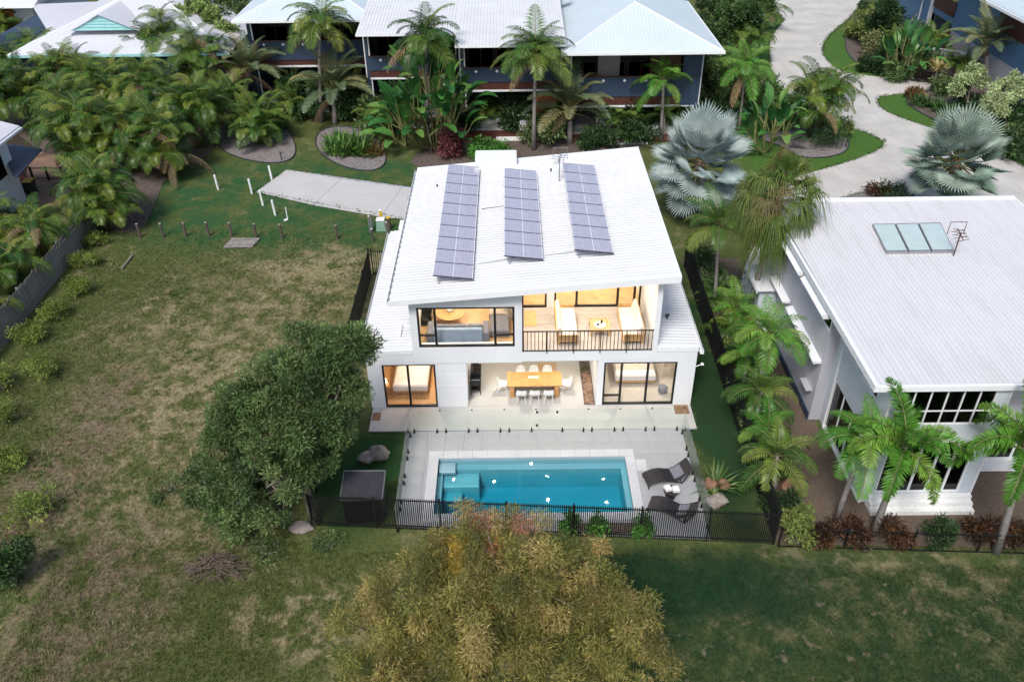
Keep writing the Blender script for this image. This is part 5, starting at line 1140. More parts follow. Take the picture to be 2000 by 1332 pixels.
# ------------------------------------------------------------------ vegetation
def frond_mesh(name, L, e0, bend, nl, ll, lw, m, droop=.35, vee=.35, bushy=0, seed=0, petiole=.15, stalk='cane_stem'):
    """feather palm leaf: arching midrib along +Y with two rows of leaflets; e0 start elevation, bend total turn down"""
    q = random.Random(seed); k = 12; pts = [Vector((0,0,0))]; tg = []
    for i in range(k):
        e = e0 - bend*((i+.5)/k)**1.3; t = Vector((0, math.cos(e), math.sin(e))); tg.append(t); pts.append(pts[-1] + t*(L/k))
    tg.append(tg[-1]); mb = MB()
    rad = [L*.012*(1-.85*i/k)+.004 for i in range(k+1)]; mb.tube(pts, rad, 4, False); nst = len(mb.f)
    for i in range(nl):
        f = petiole + (1-petiole)*(i+.5)/nl; x = f*k; a = int(min(k-1, x)); fr = x-a; p = pts[a].lerp(pts[a+1], fr); t = tg[a].lerp(tg[a+1], fr).normalized()
        side = Vector((1,0,0)); nrm = side.cross(t)
        prof = math.sin(math.pi*min(1, .12+.88*f)**.8)**.6 * ll + .04
        for s in (-1, 1):
            rep = [0] if not bushy else [q.uniform(-1.3, 1.3) for _ in range(bushy)]
            for rr in rep:
                d = (side*s*math.cos(rr) + nrm*(vee+math.sin(rr)) + t*q.uniform(.45,.75)).normalized(); Lf = prof*q.uniform(.85,1.1)
                mid = p + d*Lf*.5; tip = p + d*Lf + Vector((0,0,-droop*Lf*q.uniform(.7,1.3))); mid.z -= droop*Lf*.12
                wv = (t - d*t.dot(d)).normalized()*lw*.5
                b = len(mb.v); mb.v += [tuple(p-wv*.4), tuple(p+wv*.4), tuple(mid-wv), tuple(mid+wv), tuple(tip)]
                mb.f += [(b,b+1,b+3,b+2), (b+2,b+3,b+4)]
    me = mb.mesh(name, m); me.materials.append(M[stalk]); mi = [1]*nst + [0]*(len(mb.f)-nst); me.polygons.foreach_set('material_index', mi); return me
def fan_mesh(name, pet, r, nseg, m, spread=R(250), cup=.3, droop=.1, split=.45, seed=0, stalk='cane_stem', e0=0.0):
    """fan leaf: stalk along +Y (rising at e0), pleated blade of radiating segments at its end"""
    q = random.Random(seed); mb = MB(); h = Vector((0, math.cos(e0), math.sin(e0)))*pet; mb.tube([(0,0,0), h*.5+Vector((0,0,.02)), h], [.05,.035,.025], 4, False); nst = len(mb.f)
    ax = h.normalized(); sd = Vector((1,0,0)); up = sd.cross(ax)
    hub = h; pr = None
    for i in range(nseg):
        a0 = -spread/2 + spread*i/nseg; a1 = a0 + spread/nseg; am = (a0+a1)/2; Lr = r*(1-.12*abs(am)/(spread/2))*q.uniform(.93,1.05)
        def D(a, lift): v = (ax*math.cos(a) + sd*math.sin(a)); return (v + up*lift).normalized()
        z0 = cup
        e_0 = hub + D(a0, z0-.05)*Lr*split; e_1 = hub + D(a1, z0-.05)*Lr*split; mm = hub + D(am, z0+.04)*Lr*split
        tip = hub + D(am, z0)*Lr + Vector((0,0,-droop*Lr*q.uniform(.6,1.4)))
        md = mm.lerp(tip, .55) + Vector((0,0,droop*Lr*.25)); w_ = (e_1-e_0)*.36
        b = len(mb.v); mb.v += [tuple(hub), tuple(e_0), tuple(mm), tuple(e_1), tuple(md-w_), tuple(md+w_), tuple(tip)]
        mb.f += [(b,b+1,b+2), (b,b+2,b+3), (b+1,b+4,b+2), (b+2,b+5,b+3), (b+2,b+4,b+6,b+5)]
    me = mb.mesh(name, m); me.materials.append(M[stalk]); me.polygons.foreach_set('material_index', [1]*nst + [0]*(len(mb.f)-nst)); return me
def paddle_mesh(name, pet, L, W2, m, e0, bend, seed=0):
    """big paddle leaf (banana kind) on a stalk"""
    q = random.Random(seed); mb = MB(); k = 8; h = Vector((0, math.cos(e0), math.sin(e0)))*pet; mb.tube([(0,0,0), h*.6, h], [.05,.04,.03], 4, False); nst = len(mb.f); p = h.copy(); b = len(mb.v)
    for i in range(k+1):
        f = i/k; e = e0 - bend*f; t = Vector((0, math.cos(e), math.sin(e))); nrm = Vector((1,0,0)).cross(t); w_ = W2*math.sin(math.pi*min(.97,(f*.93+.06)))**.65
        n1, n2 = q.uniform(.85,1.1), q.uniform(.85,1.1)
        mb.v += [tuple(p + Vector((-w_*n1,0,0)) + nrm*w_*.25), tuple(p), tuple(p + Vector((w_*n2,0,0)) + nrm*w_*.25)]; p = p + t*(L/k)
    for i in range(k):
        a = b+3*i; mb.f += [(a,a+1,a+4,a+3), (a+1,a+2,a+5,a+4)]
    me = mb.mesh(name, m); me.materials.append(M['cane_stem']); me.polygons.foreach_set('material_index', [1]*nst + [0]*(len(mb.f)-nst)); return me
def variants(fn, es): return [fn(e, b, i) for i, (e, b) in enumerate(es)]
ES = [(R(82),R(70)), (R(68),R(95)), (R(52),R(105)), (R(35),R(100)), (R(15),R(85)), (R(-8),R(60))]
FR = {}
FR['cane'] = variants(lambda e, b, i: frond_mesh('frond', 2.2, e, b*1.15, 30, .66, .046, 'frond_cane', .42, .40, seed=i), ES)
FR['green'] = variants(lambda e, b, i: frond_mesh('frond', 2.4, e, b, 32, .66, .048, 'frond_green', .38, .30, seed=10+i), ES)
FR['bright'] = variants(lambda e, b, i: frond_mesh('frond', 2.3, e, b, 32, .64, .048, 'frond_bright', .38, .30, seed=20+i), ES)
FR['foxtail'] = variants(lambda e, b, i: frond_mesh('frond', 2.3, e, b*1.15, 34, .40, .040, 'frond_bright', .12, .2, 4, seed=30+i), ES)
FR['triangle'] = variants(lambda e, b, i: frond_mesh('frond', 3.4, e, b*.75, 40, .80, .055, 'frond_greygreen', .25, .55, seed=40+i, petiole=.25), ES)
FR['dead'] = variants(lambda e, b, i: frond_mesh('frond', 2.8, e, b*1.1, 24, .40, .05, 'frond_dead', .8, .1, seed=50+i), ES)
FR['silver'] = [fan_mesh('frond', 1.5, 1.35, 34, 'frond_silver', R(255), c, .04, .55, seed=60+i, e0=0) for i, c in enumerate((.15, .35, .5))]
FR['silvergreen'] = [fan_mesh('frond', 1.4, 1.35, 34, 'frond_silver_green', R(255), c, .04, .55, seed=70+i) for i, c in enumerate((.15, .35, .5))]
FR['droopfan'] = [fan_mesh('frond', 1.15, 1.15, 30, 'frond_olive', R(190), .1, d, .34, seed=80+i, e0=R(e)) for i, (e, d) in enumerate(((80, .35), (58, .8), (36, 1.2), (14, 1.5), (-10, 1.6), (-38, 1.4), (-62, 1.1)))]
FR['paddle'] = [paddle_mesh('leaf', p_, L_, W_, 'paddle_green', e, b, i) for i, (p_, L_, W_, e, b) in enumerate(((1.6,1.5,.32,R(80),R(50)), (1.3,1.5,.34,R(62),R(75)), (1.0,1.4,.33,R(40),R(80)), (1.5,1.3,.28,R(72),R(25))))]

def crown(t, kind, n, scale, top, q, rings=((0,.10),(1,.2),(2,.24),(3,.22),(4,.16),(5,.08)), name='frond', spin=0):
    """fronds as children of t, spiralled round the growing point `top` (local coordinates)"""
    vs = FR[kind]; i = 0; ga = 2.39996
    for ring, share in rings:
        for _ in range(max(1, round(n*share))):
            s = scale*q.uniform(.82, 1.12)
            link(name, vs[min(ring, len(vs)-1)], t, (top[0], top[1], top[2]-.03*ring), (q.uniform(-.13,.13), q.uniform(-.13,.13), spin + i*ga + q.uniform(-.2,.2)), (s,s,s*q.uniform(.95,1.05))); i += 1
def trunk(t, pts, rad, m='palm_trunk', name='trunk', n=8): return link(name, MB().tube(pts, rad, n).mesh(name, m, True), t)
def palm(px, zc, kind, n, scale, label, cat='palm', tr=.13, base=None, group='palms', seed=0, dead=0, rings=None, fibre=False, name='palm_tree', Y=None):
    """palm whose crown centre is at photo pixel px at height zc; base straight below or at the ground pixel `base`"""
    q = random.Random(seed*17+5); c = gz(*px, zc)
    if base is not None:
        bpt = gz(*base, GZ); c = gy(*px, bpt.y + .3)
    else: bpt = Vector((c.x + q.uniform(-.2,.2), c.y + q.uniform(-.1,.3), GZ))
    bpt.z = GZ; t = thing(name, label, cat, bpt, group); top = c - bpt
    trunk(t, [(0,0,0), (top.x*.25, top.y*.25, top.z*.33), (top.x*.62, top.y*.62, top.z*.7), tuple(top)], [tr*1.5, tr*1.05, tr*.9, tr*.75])
    if kind in ('green','bright','foxtail'): link('crownshaft', MB().tube([tuple(top - Vector((0,0,.9*scale))), tuple(top - Vector((0,0,.4*scale))), tuple(top)], [tr*.95, tr*.85, tr*.35], 8).mesh('crownshaft', 'cane_stem', True), t)
    if fibre: link('fibre_boss', MB().tube([tuple(top - Vector((0,0,.9))), tuple(top - Vector((0,0,.5))), tuple(top+Vector((0,0,.1)))], [tr*1.1, tr*2.3, tr*.8], 9).mesh('fibre_boss', 'palm_fibre', True), t)
    crown(t, kind, n, scale, top, q, rings or ((0,.12),(1,.2),(2,.24),(3,.22),(4,.16),(5,.06)))
    if dead:
        crown(t, 'dead', dead, scale*.95, top - Vector((0,0,.15)), q, ((4,.5),(5,.5)))
    return t
def fanpalm(px, zc, kind, n, scale, label, seed, tr=.2, base=None, elo=-50, ehi=80):
    q = random.Random(seed); c = gz(*px, zc)
    if base is not None: bpt = gz(*base, GZ); c = gy(*px, bpt.y + .2)
    else: bpt = Vector((c.x, c.y+.2, GZ))
    t = thing('fan_palm', label, 'palm', bpt, 'fan palms'); top = c - bpt
    trunk(t, [(0,0,0), (top.x*.2, top.y*.3, top.z*.35), (top.x*.6, top.y*.65, top.z*.72), tuple(top)], [tr*1.35, tr, tr*.9, tr*.95])
    link('fibre_boss', MB().tube([tuple(top-Vector((0,0,.8))), tuple(top-Vector((0,0,.3))), tuple(top+Vector((0,0,.25)))], [tr*1.1, tr*1.9, tr*.7], 9).mesh('fibre_boss', 'palm_fibre', True), t)
    for i in range(n if kind == 'droopfan' else 0):
        f = i/(n-1); s = scale*q.uniform(.85,1.15); link('frond', FR[kind][min(6, int(f**.8*7))], t, tuple(top + Vector((0,0,.45-.75*f))), (q.uniform(-.12,.12), q.uniform(-.12,.12), i*2.39996 + q.uniform(-.3,.3)), (s,s,s))
    for i in range(0 if kind == 'droopfan' else n):
        f = i/(n-1); e = R(ehi + (elo-ehi)*f**.85) + q.uniform(-.1,.1); s = scale*q.uniform(.85,1.1)
        m3 = Matrix.Rotation(i*2.39996 + q.uniform(-.15,.15), 3, 'Z') @ Matrix.Rotation(e, 3, 'X') @ Matrix.Rotation(q.uniform(-.35,.35), 3, 'Y')
        link('frond', FR[kind][i % 3], t, tuple(top + Vector((0,0,.15-.35*f))), m3.to_euler(), (s,s,s))
    return t
def cane_clump(base, h, n, label, seed, kind='cane', scale=1.0, spread=.9, group='clumping cane palms'):
    """clump of slim stems, each with its own tuft of arching fronds"""
    q = random.Random(seed*31+3); p = gz(*base, GZ) if len(base) == 2 else Vector(base); p.z = GZ
    t = thing('cane_palm', label, 'palm clump', p, group)
    for i in range(n):
        a = i*2.39996 + q.uniform(-.3,.3); r = spread*math.sqrt((i+.4)/n); hh = h*q.uniform(.45,1.0)*(1.05-.25*r/spread)
        bx, by = .3*r*math.cos(a), .3*r*math.sin(a); tx, ty = r*math.cos(a), r*math.sin(a)
        trunk(t, [(bx,by,0), ((bx+tx)/2,(by+ty)/2,hh*.55), (tx,ty,hh)], [.05,.045,.03], 'cane_stem', 'stem', 5)
        vs = FR[kind]
        for k in range(8):
            ring = [0,1,1,2,2,3,3,4][k]; s = scale*q.uniform(.75,1.1)
            link('frond', FR['dead'][min(5, ring+2)] if q.random() < .03 else vs[ring], t, (tx,ty,hh-.02*k), (q.uniform(-.15,.15), q.uniform(-.15,.15), a + (k*2.39996 if k else 0) + q.uniform(-.5,.5) - math.pi/2), (s,s,s))
    return t
def paddle_clump(base, h, n, label, seed, scale=1.0, spread=1.0):
    q = random.Random(seed*7+1); p = gz(*base, GZ); t = thing('paddle_plant', label, 'plant', p, 'big-leaved clumps')
    for i in range(n):
        a = i*2.39996; r = spread*math.sqrt((i+.3)/n); hh = h*q.uniform(.12, .95)*(1.1-.5*r/spread)
        if i % 3 == 0: trunk(t, [(r*.4*math.cos(a), r*.4*math.sin(a), 0), (r*math.cos(a), r*math.sin(a), hh)], [.09,.06], 'cane_stem', 'stem', 6)
        for k in range(3):
            s = scale*q.uniform(.75,1.15)
            link('leaf', FR['paddle'][q.randrange(4)], t, (r*math.cos(a), r*math.sin(a), hh*.9), (q.uniform(-.15,.15), q.uniform(-.2,.2), a - math.pi/2 + q.uniform(-1.2,1.2)), (s,s,s))
    return t

# ---- leaf clouds (broad-leaved trees and shrubs): many small leaf faces in one crown mesh, colour per leaf
def leaf_cloud(name, parent, centers, radii, n, size, aspect, cols, seed, m='leaf_attr', hang=.0, flat_=1.0, shell=.55, wloc_=Vector((0,0,0)), patches=None):
    g = np.random.default_rng(seed); C_ = np.array([tuple(c) for c in centers]); Rr = np.array([tuple(r) if hasattr(r, '__len__') else (r,r,r*flat_) for r in radii])
    wgt = (Rr[:,0]*Rr[:,1]*Rr[:,2])**.67; idx = g.choice(len(C_), n, p=wgt/wgt.sum())
    d = g.normal(size=(n,3)); d /= np.linalg.norm(d, axis=1)[:,None]; rad = shell + (1-shell)*g.random(n)**.7
    inner_ = g.random(n) < .12; rad[inner_] *= g.random(inner_.sum())
    P = C_[idx] + d*rad[:,None]*Rr[idx]
    # clump the leaves: each attaches to one of many twig ends so that gaps open between
    L = size*g.uniform(.6,1.25,n); ax = d + g.normal(size=(n,3))*.75; ax[:,2] -= hang*1.6; ax /= np.linalg.norm(ax, axis=1)[:,None]
    sd = np.cross(ax, g.normal(size=(n,3))); sd /= np.linalg.norm(sd, axis=1)[:,None]; W2 = (L*aspect*.5)[:,None]
    v0 = P; v1 = P + ax*L[:,None]*.5 + sd*W2; v2 = P + ax*L[:,None]; v3 = P + ax*L[:,None]*.5 - sd*W2
    V = np.stack([v0,v1,v2,v3], 1).reshape(-1,3) - np.array(tuple(wloc_))
    me = bpy.data.meshes.new(name); me.vertices.add(4*n); me.vertices.foreach_set('co', V.astype(np.float32).ravel()); me.loops.add(4*n); me.loops.foreach_set('vertex_index', np.arange(4*n, dtype=np.int32)); me.polygons.add(n); me.polygons.foreach_set('loop_start', np.arange(0,4*n,4, dtype=np.int32))
    cols = np.array(cols); cl = g.random(len(C_)); k = len(cols); clb = g.uniform(.7, 1.4, len(C_))
    f = np.clip(cl[idx]*.55 + g.random(n)*.45, 0, .999)*(k-1); a = f.astype(int); fr = (f-a)[:,None]; cc = cols[a]*(1-fr) + cols[np.minimum(a+1,k-1)]*fr
    cc *= g.uniform(.8,1.2,(n,1)) * clb[idx][:,None]
    if patches:
        for (pc, pr, pcol) in patches:
            near = np.linalg.norm(P-np.array(pc), axis=1) < pr*g.uniform(.6,1.15,n); cc[near] = np.array(pcol)*g.uniform(.7,1.25,(near.sum(),1))
    rgba = np.ones((n,4,4), np.float32); rgba[:,:,:3] = cc[:,None,:]
    at = me.color_attributes.new('Col', 'FLOAT_COLOR', 'CORNER'); at.data.foreach_set('color', rgba.ravel()); me.update(); me.validate()
    me.materials.append(M[m]); return link(name, me, parent)
def twig_points(base, lobes, nper, q):
    out = []
    for (c, r) in lobes:
        for _ in range(nper):
            while True:
                d = Vector((q.uniform(-1,1), q.uniform(-1,1), q.uniform(-.8,1)))
                if .45 < d.length < 1: break
            rr = Vector(r) if hasattr(r,'__len__') else Vector((r,r,r)); out.append(Vector((c[0]+d.x*rr.x, c[1]+d.y*rr.y, c[2]+d.z*rr.z)))
    return out
def broad_tree(label, cat, base, lobes, ntw, twr, nleaf, size, aspect, cols, seed, tr=.25, barkm='bark', hang=.0, limbs=26, name='leafy_tree', patches=None, shell=.3, group=None, fork=None):
    q = random.Random(seed); b = Vector(base); t = thing(name, label, cat, b, group)
    tw = twig_points(b, lobes, ntw, q); cen = sum((Vector(c) for c, r in lobes), Vector())/len(lobes); fork = Vector(fork) if fork else b + (cen-b)*.42
    mb = MB(); mb.tube([b, b.lerp(fork,.5)+Vector((q.uniform(-.1,.1),0,0)), fork], [tr, tr*.8, tr*.65], 9)
    mb2 = MB()
    for (c, r) in lobes:
        c = Vector(c); m_ = fork.lerp(c,.55)+Vector((q.uniform(-.25,.25),q.uniform(-.25,.25),.2)); mb2.tube([fork, m_, c], [tr*.42, tr*.26, tr*.13], 6)
    for p in q.sample(tw, min(limbs, len(tw))):
        c = min((Vector(c) for c, r in lobes), key=lambda v: (v-p).length); s_ = fork.lerp(c, q.uniform(.5,1)); m_ = s_.lerp(p,.5)+Vector((q.uniform(-.2,.2),q.uniform(-.2,.2),.15)); mb2.tube([s_, m_, p], [tr*.15, tr*.09, tr*.03], 5)
    mb.build('trunk', barkm, t, True); mb2.build('limbs', barkm, t, True)
    leaf_cloud('crown', t, tw, [twr*q.uniform(.7,1.3) for _ in tw], nleaf, size, aspect, cols, seed, hang=hang, shell=shell, wloc_=b, patches=patches); return t
def shrub(px, r, h, label, cols, seed, n=1600, size=.12, aspect=.45, hang=.0, z0=0, name='shrub', cat='shrub', group=None, stems=5, m='leaf_attr'):
    q = random.Random(seed); p = gz(*px, 0); p.z = GZ; t = thing(name, label, cat, p, group); mb = MB()
    tw = [Vector((q.uniform(-1,1)*r*.7, q.uniform(-1,1)*r*.7, h*q.uniform(.3,.85))) for _ in range(16)]
    for k in range(stems): e = tw[k]; mb.tube([(e.x*.15,e.y*.15,0), (e.x*.5,e.y*.5,e.z*.55), tuple(e)], [.04,.03,.012], 5)
    link('stems', mb.mesh('stems', 'bark'), t)
    leaf_cloud('foliage', t, tw, [(r*.42, r*.42, h*.28)]*len(tw), n, size, aspect, cols, seed, m=m, hang=hang, shell=.3); return t
def strap(px, r, n, L, wd, cols, label, seed, name='strap_plant', cat='plant', group=None, zh=0.0, up_=.9, droop=.5):
    """rosette(s) of long strap leaves, one blade mesh"""
    g = random.Random(seed); p = gz(*px, 0); p.z = GZ; t = thing(name, label, cat, p, group); mb = MB(); cc = []
    for i in range(n):
        ox, oy = g.uniform(-1,1)*r*.6, g.uniform(-1,1)*r*.6; a = g.uniform(0, 6.283); e = g.uniform(.35, 1.35)*up_; Lq = L*g.uniform(.7,1.15); d = Vector((math.cos(a)*math.cos(e), math.sin(a)*math.cos(e), math.sin(e))); s = Vector((-math.sin(a), math.cos(a), 0))*wd*.5
        b0 = Vector((ox, oy, zh)); m1 = b0 + d*Lq*.5; tp_ = b0 + d*Lq - Vector((0,0,droop*Lq*g.uniform(.3,1)*math.cos(e))); b = len(mb.v)
        mb.v += [tuple(b0-s*.6), tuple(b0+s*.6), tuple(m1+s), tuple(m1-s), tuple(tp_)]; mb.f += [(b,b+1,b+2,b+3), (b+3,b+2,b+4)]
        c = cols[g.randrange(len(cols))]; k = g.uniform(.7,1.3); cc += [(c[0]*k,c[1]*k,c[2]*k,1)]*7
    if zh > .15: link('stem', MB().tube([(0,0,0),(0,0,zh)], [.1,.08], 7).mesh('stem','palm_trunk'), t)
    else: link('root_crown', MB().tube([(0,0,0),(0,0,.12)], [r*.4,r*.2], 8).mesh('root_crown','bark'), t)
    me = mb.mesh('leaves', 'leaf_attr'); at = me.color_attributes.new('Col','FLOAT_COLOR','CORNER'); at.data.foreach_set('color', [x for c in cc for x in c]); link('leaves', me, t); return t
# ---- fan palms and feather palms
fanpalm((1368, 318), 4.6, 'silver', 44, 1.22, 'silver-blue fan palm right behind the white roof', 1, .24, base=(1368, 432))
fanpalm((1868, 318), 4.4, 'silvergreen', 46, 1.25, 'grey-green fan palm behind the neighbouring flat roof', 2, .24, base=(1868, 412))
fanpalm((1520, 392), 9.0, 'droopfan', 52, 1.08, 'tall drooping fan palm on a curved trunk between the houses', 3, .15, base=(1458, 640), elo=-88, ehi=78)
palm((1404, 440), 0, 'green', 16, .95, 'slim feather palm left of the drooping fan palm', base=(1394, 606), tr=.09, seed=1)
palm((1503, 655), 0, 'bright', 20, .92, 'bright green feather palm beside the neighbouring side wall', base=(1474, 800), tr=.10, seed=2)
palm((1462, 690), 0, 'bright', 12, .62, 'smaller bright feather palm leaning on the boundary fence', base=(1446, 775), tr=.08, seed=22)
palm((1500, 838), 0, 'bright', 12, .62, 'low green palm halfway along the boundary fence', base=(1496, 905), tr=.08, seed=3)
palm((1518, 890), 0, 'green', 15, .78, 'dark green low palm near the front of the boundary fence', base=(1510, 962), tr=.09, seed=4)
palm((1417, 560), 0, 'green', 9, .5, 'small green palm behind the yellow-green clump', base=(1415, 592), tr=.06, seed=5)
cane_clump((1425, 668), 1.9, 6, 'yellow-green palm clump beside the boundary fence', 50, 'cane', .62, .6)
cane_clump((1390, 600), 1.2, 4, 'small palm clump at the foot of the slim palm', 51, 'green', .5, .5)
palm((1690, 862), 0, 'bright', 18, .92, 'feather palm before the neighbouring house, left one of the pair', base=(1632, 1018), tr=.10, seed=6)
palm((1768, 872), 0, 'foxtail', 14, 1.08, 'bushy foxtail palm before the neighbouring steps, right one of the pair', base=(1706, 1042), tr=.12, seed=7)
palm((2005, 872), 0, 'foxtail', 14, 1.15, 'bushy foxtail palm cut by the right edge of the photo', base=(1945, 1078), tr=.12, seed=8)
TR_ = ((0,.16),(1,.26),(2,.28),(3,.22),(4,.08))
palm((1113, 215), 0, 'triangle', 24, 1.12, 'grey-green palm with hanging dead fronds behind the white roof', base=(1113, 280), tr=.2, seed=9, dead=5, rings=TR_, fibre=True)
palm((652, 178), 0, 'triangle', 24, 1.12, 'grey-green palm with stiff fronds before the second apartment', base=(654, 243), tr=.18, seed=10, dead=2, rings=TR_, fibre=True)
palm((484, 140), 0, 'triangle', 24, 1.12, 'grey-green palm before the leftmost apartment', base=(480, 222), tr=.18, seed=11, dead=3, rings=TR_, fibre=True)
palm((625, 48), 0, 'cane', 24, 1.55, 'tall yellowing palm covering the corner of the leftmost apartment roof', base=(628, 240), tr=.14, seed=12, dead=3)
palm((832, 78), 0, 'cane', 24, 1.5, 'tall palm in front of the second apartment roof', base=(836, 278), tr=.14, seed=13, dead=3)
palm((1046, 105), 0, 'green', 24, 1.45, 'tall palm between the third apartment and the hip roof', base=(1042, 294), tr=.14, seed=14, dead=1)
palm((1296, 160), 0, 'bright', 15, 1.15, 'young palm with a yellow frond before the rightmost apartment', base=(1290, 278), tr=.12, seed=15)
palm((1298, 225), 0, 'green', 9, .8, 'low green palm below the young palm', base=(1296, 272), tr=.10, seed=16)
palm((1456, 132), 0, 'bright', 18, 1.2, 'slim grey-trunked palm left of the road bend', base=(1442, 262), tr=.10, seed=17, dead=2)
palm((1925, 92), 0, 'triangle', 24, 1.12, 'grey-green palm in front of the blue house', base=(1925, 168), tr=.2, seed=18, rings=TR_, fibre=True)
cane_clump((1432, 122), 4.6, 13, 'large palm clump beside the road at the top', 60, 'green', 1.15, 2.2)
cane_clump((1588, 268), 4.8, 15, 'arching cane palm clump inside the road bend', 61, 'cane', 1.15, 1.6)
cane_clump((1480, 60), 3.2, 8, 'dark palm clump beyond the far lawn at the top', 62, 'green', 1.0, 1.5)
paddle_clump((1498, 300), 3.0, 13, 'big-leaved clump behind the silver fan palm', 3, 1.0, 1.5)
paddle_clump((850, 292), 6.4, 34, 'giant big-leaved clump between the two middle apartments', 1, 1.2, 2.6)
paddle_clump((790, 288), 2.4, 12, 'lower big-leaved clump left of the giant one', 2, 1.1, 1.3)
paddle_clump((596, 160), 3.0, 9, 'big-leaved clump behind the grey-green palm', 4, 1.0, 1.0)
paddle_clump((1762, 150), 2.6, 14, 'dark big-leaved clump on the outer bend of the road', 5, 1.1, 1.7)
# ---- palm thicket at the left
CL = [((213,448),3.6,15,'nearest the bollards and paling fence',1.05,1.3), ((330,345),4.2,10,'overhanging the lawn with grey fronds',1.1,1.3), ((268,335),4.8,12,'in the middle of the thicket front',1.15,1.5), ((185,340),5.0,12,'behind the brown paved court',1.15,1.5),
      ((145,300),4.6,10,'at the far side of the paved court',1.1,1.4), ((392,288),4.6,11,'beside the mulched bed',1.15,1.4), ((310,268),5.6,12,'in the middle of the thicket',1.2,1.6), ((225,258),5.6,12,'deep in the thicket',1.2,1.6),
      ((150,236),5.0,10,'below the turquoise gablet on the left',1.15,1.5), ((70,250),4.8,11,'left of the paved court',1.15,1.5), ((-5,262),5.0,9,'at the left edge behind the white house',1.15,1.5), ((415,215),6.2,12,'tallest, before the leftmost apartment',1.25,1.6),
      ((345,196),6.6,13,'tallest in the thicket, under the pale bush',1.3,1.7), ((95,190),4.8,10,'under the left eave of the hip roof',1.15,1.5), ((20,190),4.6,9,'at the left edge under the hip roof',1.15,1.5), ((255,196),5.0,11,'hiding the hip roof eave, right part',1.2,1.5), ((180,186),4.8,10,'hiding the hip roof eave, left part',1.2,1.5),
      ((508,282),2.6,9,'low in the mulched bed, dark green',1.0,1.0), ((455,250),3.0,8,'between the bed and the tall palms',1.0,1.1), ((60,92),4.0,9,'left of the hip roof house',1.3,1.7), ((10,110),3.6,8,'far left beyond the hip roof house',1.3,1.6)]
for i, (b_, h_, n_, l, s_, sp) in enumerate(CL): cane_clump(b_, h_, int(n_*1.35), f'cane palm clump {l}', 100+i, 'green' if i in (17, 18, 11) else 'cane', s_, sp)
for i, (b_, h_, n_, l) in enumerate((((88,506),2.6,8,'outside the paling fence, farthest one'), ((22,575),2.8,10,'outside the paling fence, middle one'), ((-48,645),2.8,10,'outside the paling fence, at the left edge'), ((10,500),3.2,9,'outside the paling fence, behind the middle one'), ((-60,565),3.2,8,'outside the paling fence, cut by the photo edge'))):
    cane_clump(b_, h_, n_, f'yellow-green cane palm {l}', 140+i, 'cane', .92, 1.0)
# ---- broad-leaved trees
OL = [(.05,.07,.018), (.11,.125,.03), (.21,.19,.045), (.32,.255,.08), (.42,.29,.14)]
broad_tree('big olive-gold tree with bare pale limbs in the foreground', 'tree', (-.5, 14.4, GZ),
    [((-.6,16.55,5.45),(2.2,1.5,1.35)), ((-2.9,15.8,4.2),(1.9,1.8,1.5)), ((2.1,15.9,4.2),(1.9,1.8,1.5)), ((-4.0,14.7,2.9),(1.8,2.0,1.5)), ((3.0,14.8,3.2),(1.6,2,1.6)), ((-.8,14.8,4.7),(2.3,1.8,1.6)), ((.6,15.9,4.8),(2.2,1.7,1.4)), ((-1.8,15.9,4.8),(2.0,1.7,1.4)), ((0,15.4,4.9),(2.4,1.8,1.6)), ((-2.3,13.9,3.3),(1.9,1.3,1.3)), ((1.6,13.9,3.4),(1.9,1.3,1.3)), ((-.4,13.9,3.9),(1.9,1.2,1.3))],
    38, .40, 240000, .155, .13, OL, 5, .22, 'pale_bark', .35, 130, 'foreground_tree', patches=[((-1.6,16.6,5.7),.5,(.42,.27,.03)), ((-1.75,16.4,5.2),.5,(.40,.28,.03)), ((-.7,16.5,5.7),.35,(.40,.15,.06)), ((.3,17.0,6.1),.45,(.42,.20,.12)), ((-1.0,17.1,6.2),.45,(.38,.20,.10)), ((2.6,16.9,5.2),.35,(.35,.15,.06))], fork=(-.4,14.9,1.5))
GR = [(.030,.065,.022), (.060,.110,.032), (.115,.17,.055), (.22,.27,.10)]
broad_tree('dense dark green tree leaning over the shed left of the house', 'tree', (-7.75, 22.95, GZ),
    [((-7.0,25.2,6.5),(1.6,1.5,1.4)), ((-8.8,24.6,5.3),(2.0,1.8,1.6)), ((-6.5,24.4,4.6),(1.2,1.3,1.4)), ((-10.2,23.8,3.7),(1.7,1.6,1.4)), ((-8.2,23.4,4.0),(1.9,1.5,1.5)), ((-11.0,23.0,2.3),(1.3,1.3,1.1)), ((-9.2,22.5,2.3),(1.6,1.2,1.3)), ((-7.2,23.5,3.7),(1.4,1.2,1.3)), ((-5.75,25.0,7.0),(.7,.6,.5)), ((-10.3,22.4,1.3),(1.2,1.0,.9)), (tuple(gy(541,767,24.3)),(1.3,1.2,1.2)), (tuple(gy(600,720,24.6)),(1.2,1.2,1.2)), (tuple(gy(590,830,23.6)),(1.2,1.1,1.1)), (tuple(gy(480,800,24.0)),(1.1,1.1,1.0))],
    22, .40, 120000, .17, .28, GR, 6, .22, 'bark', .0, 60, 'leafy_tree')
YG = [(.13,.20,.05), (.22,.30,.09), (.30,.36,.14)]
broad_tree('pale yellow-green tree between the hip roof and the leftmost apartment', 'tree', tuple(gz(395,150)), [(tuple(gz(390,40,6)),(1.9,1.6,1.4)), (tuple(gz(365,62,5)),(1.6,1.4,1.2)), (tuple(gz(420,70,5)),(1.5,1.4,1.2))], 16, .6, 24000, .28, .5, YG, 7, .2)
PG = [(.24,.32,.13), (.33,.40,.19), (.42,.46,.25)]
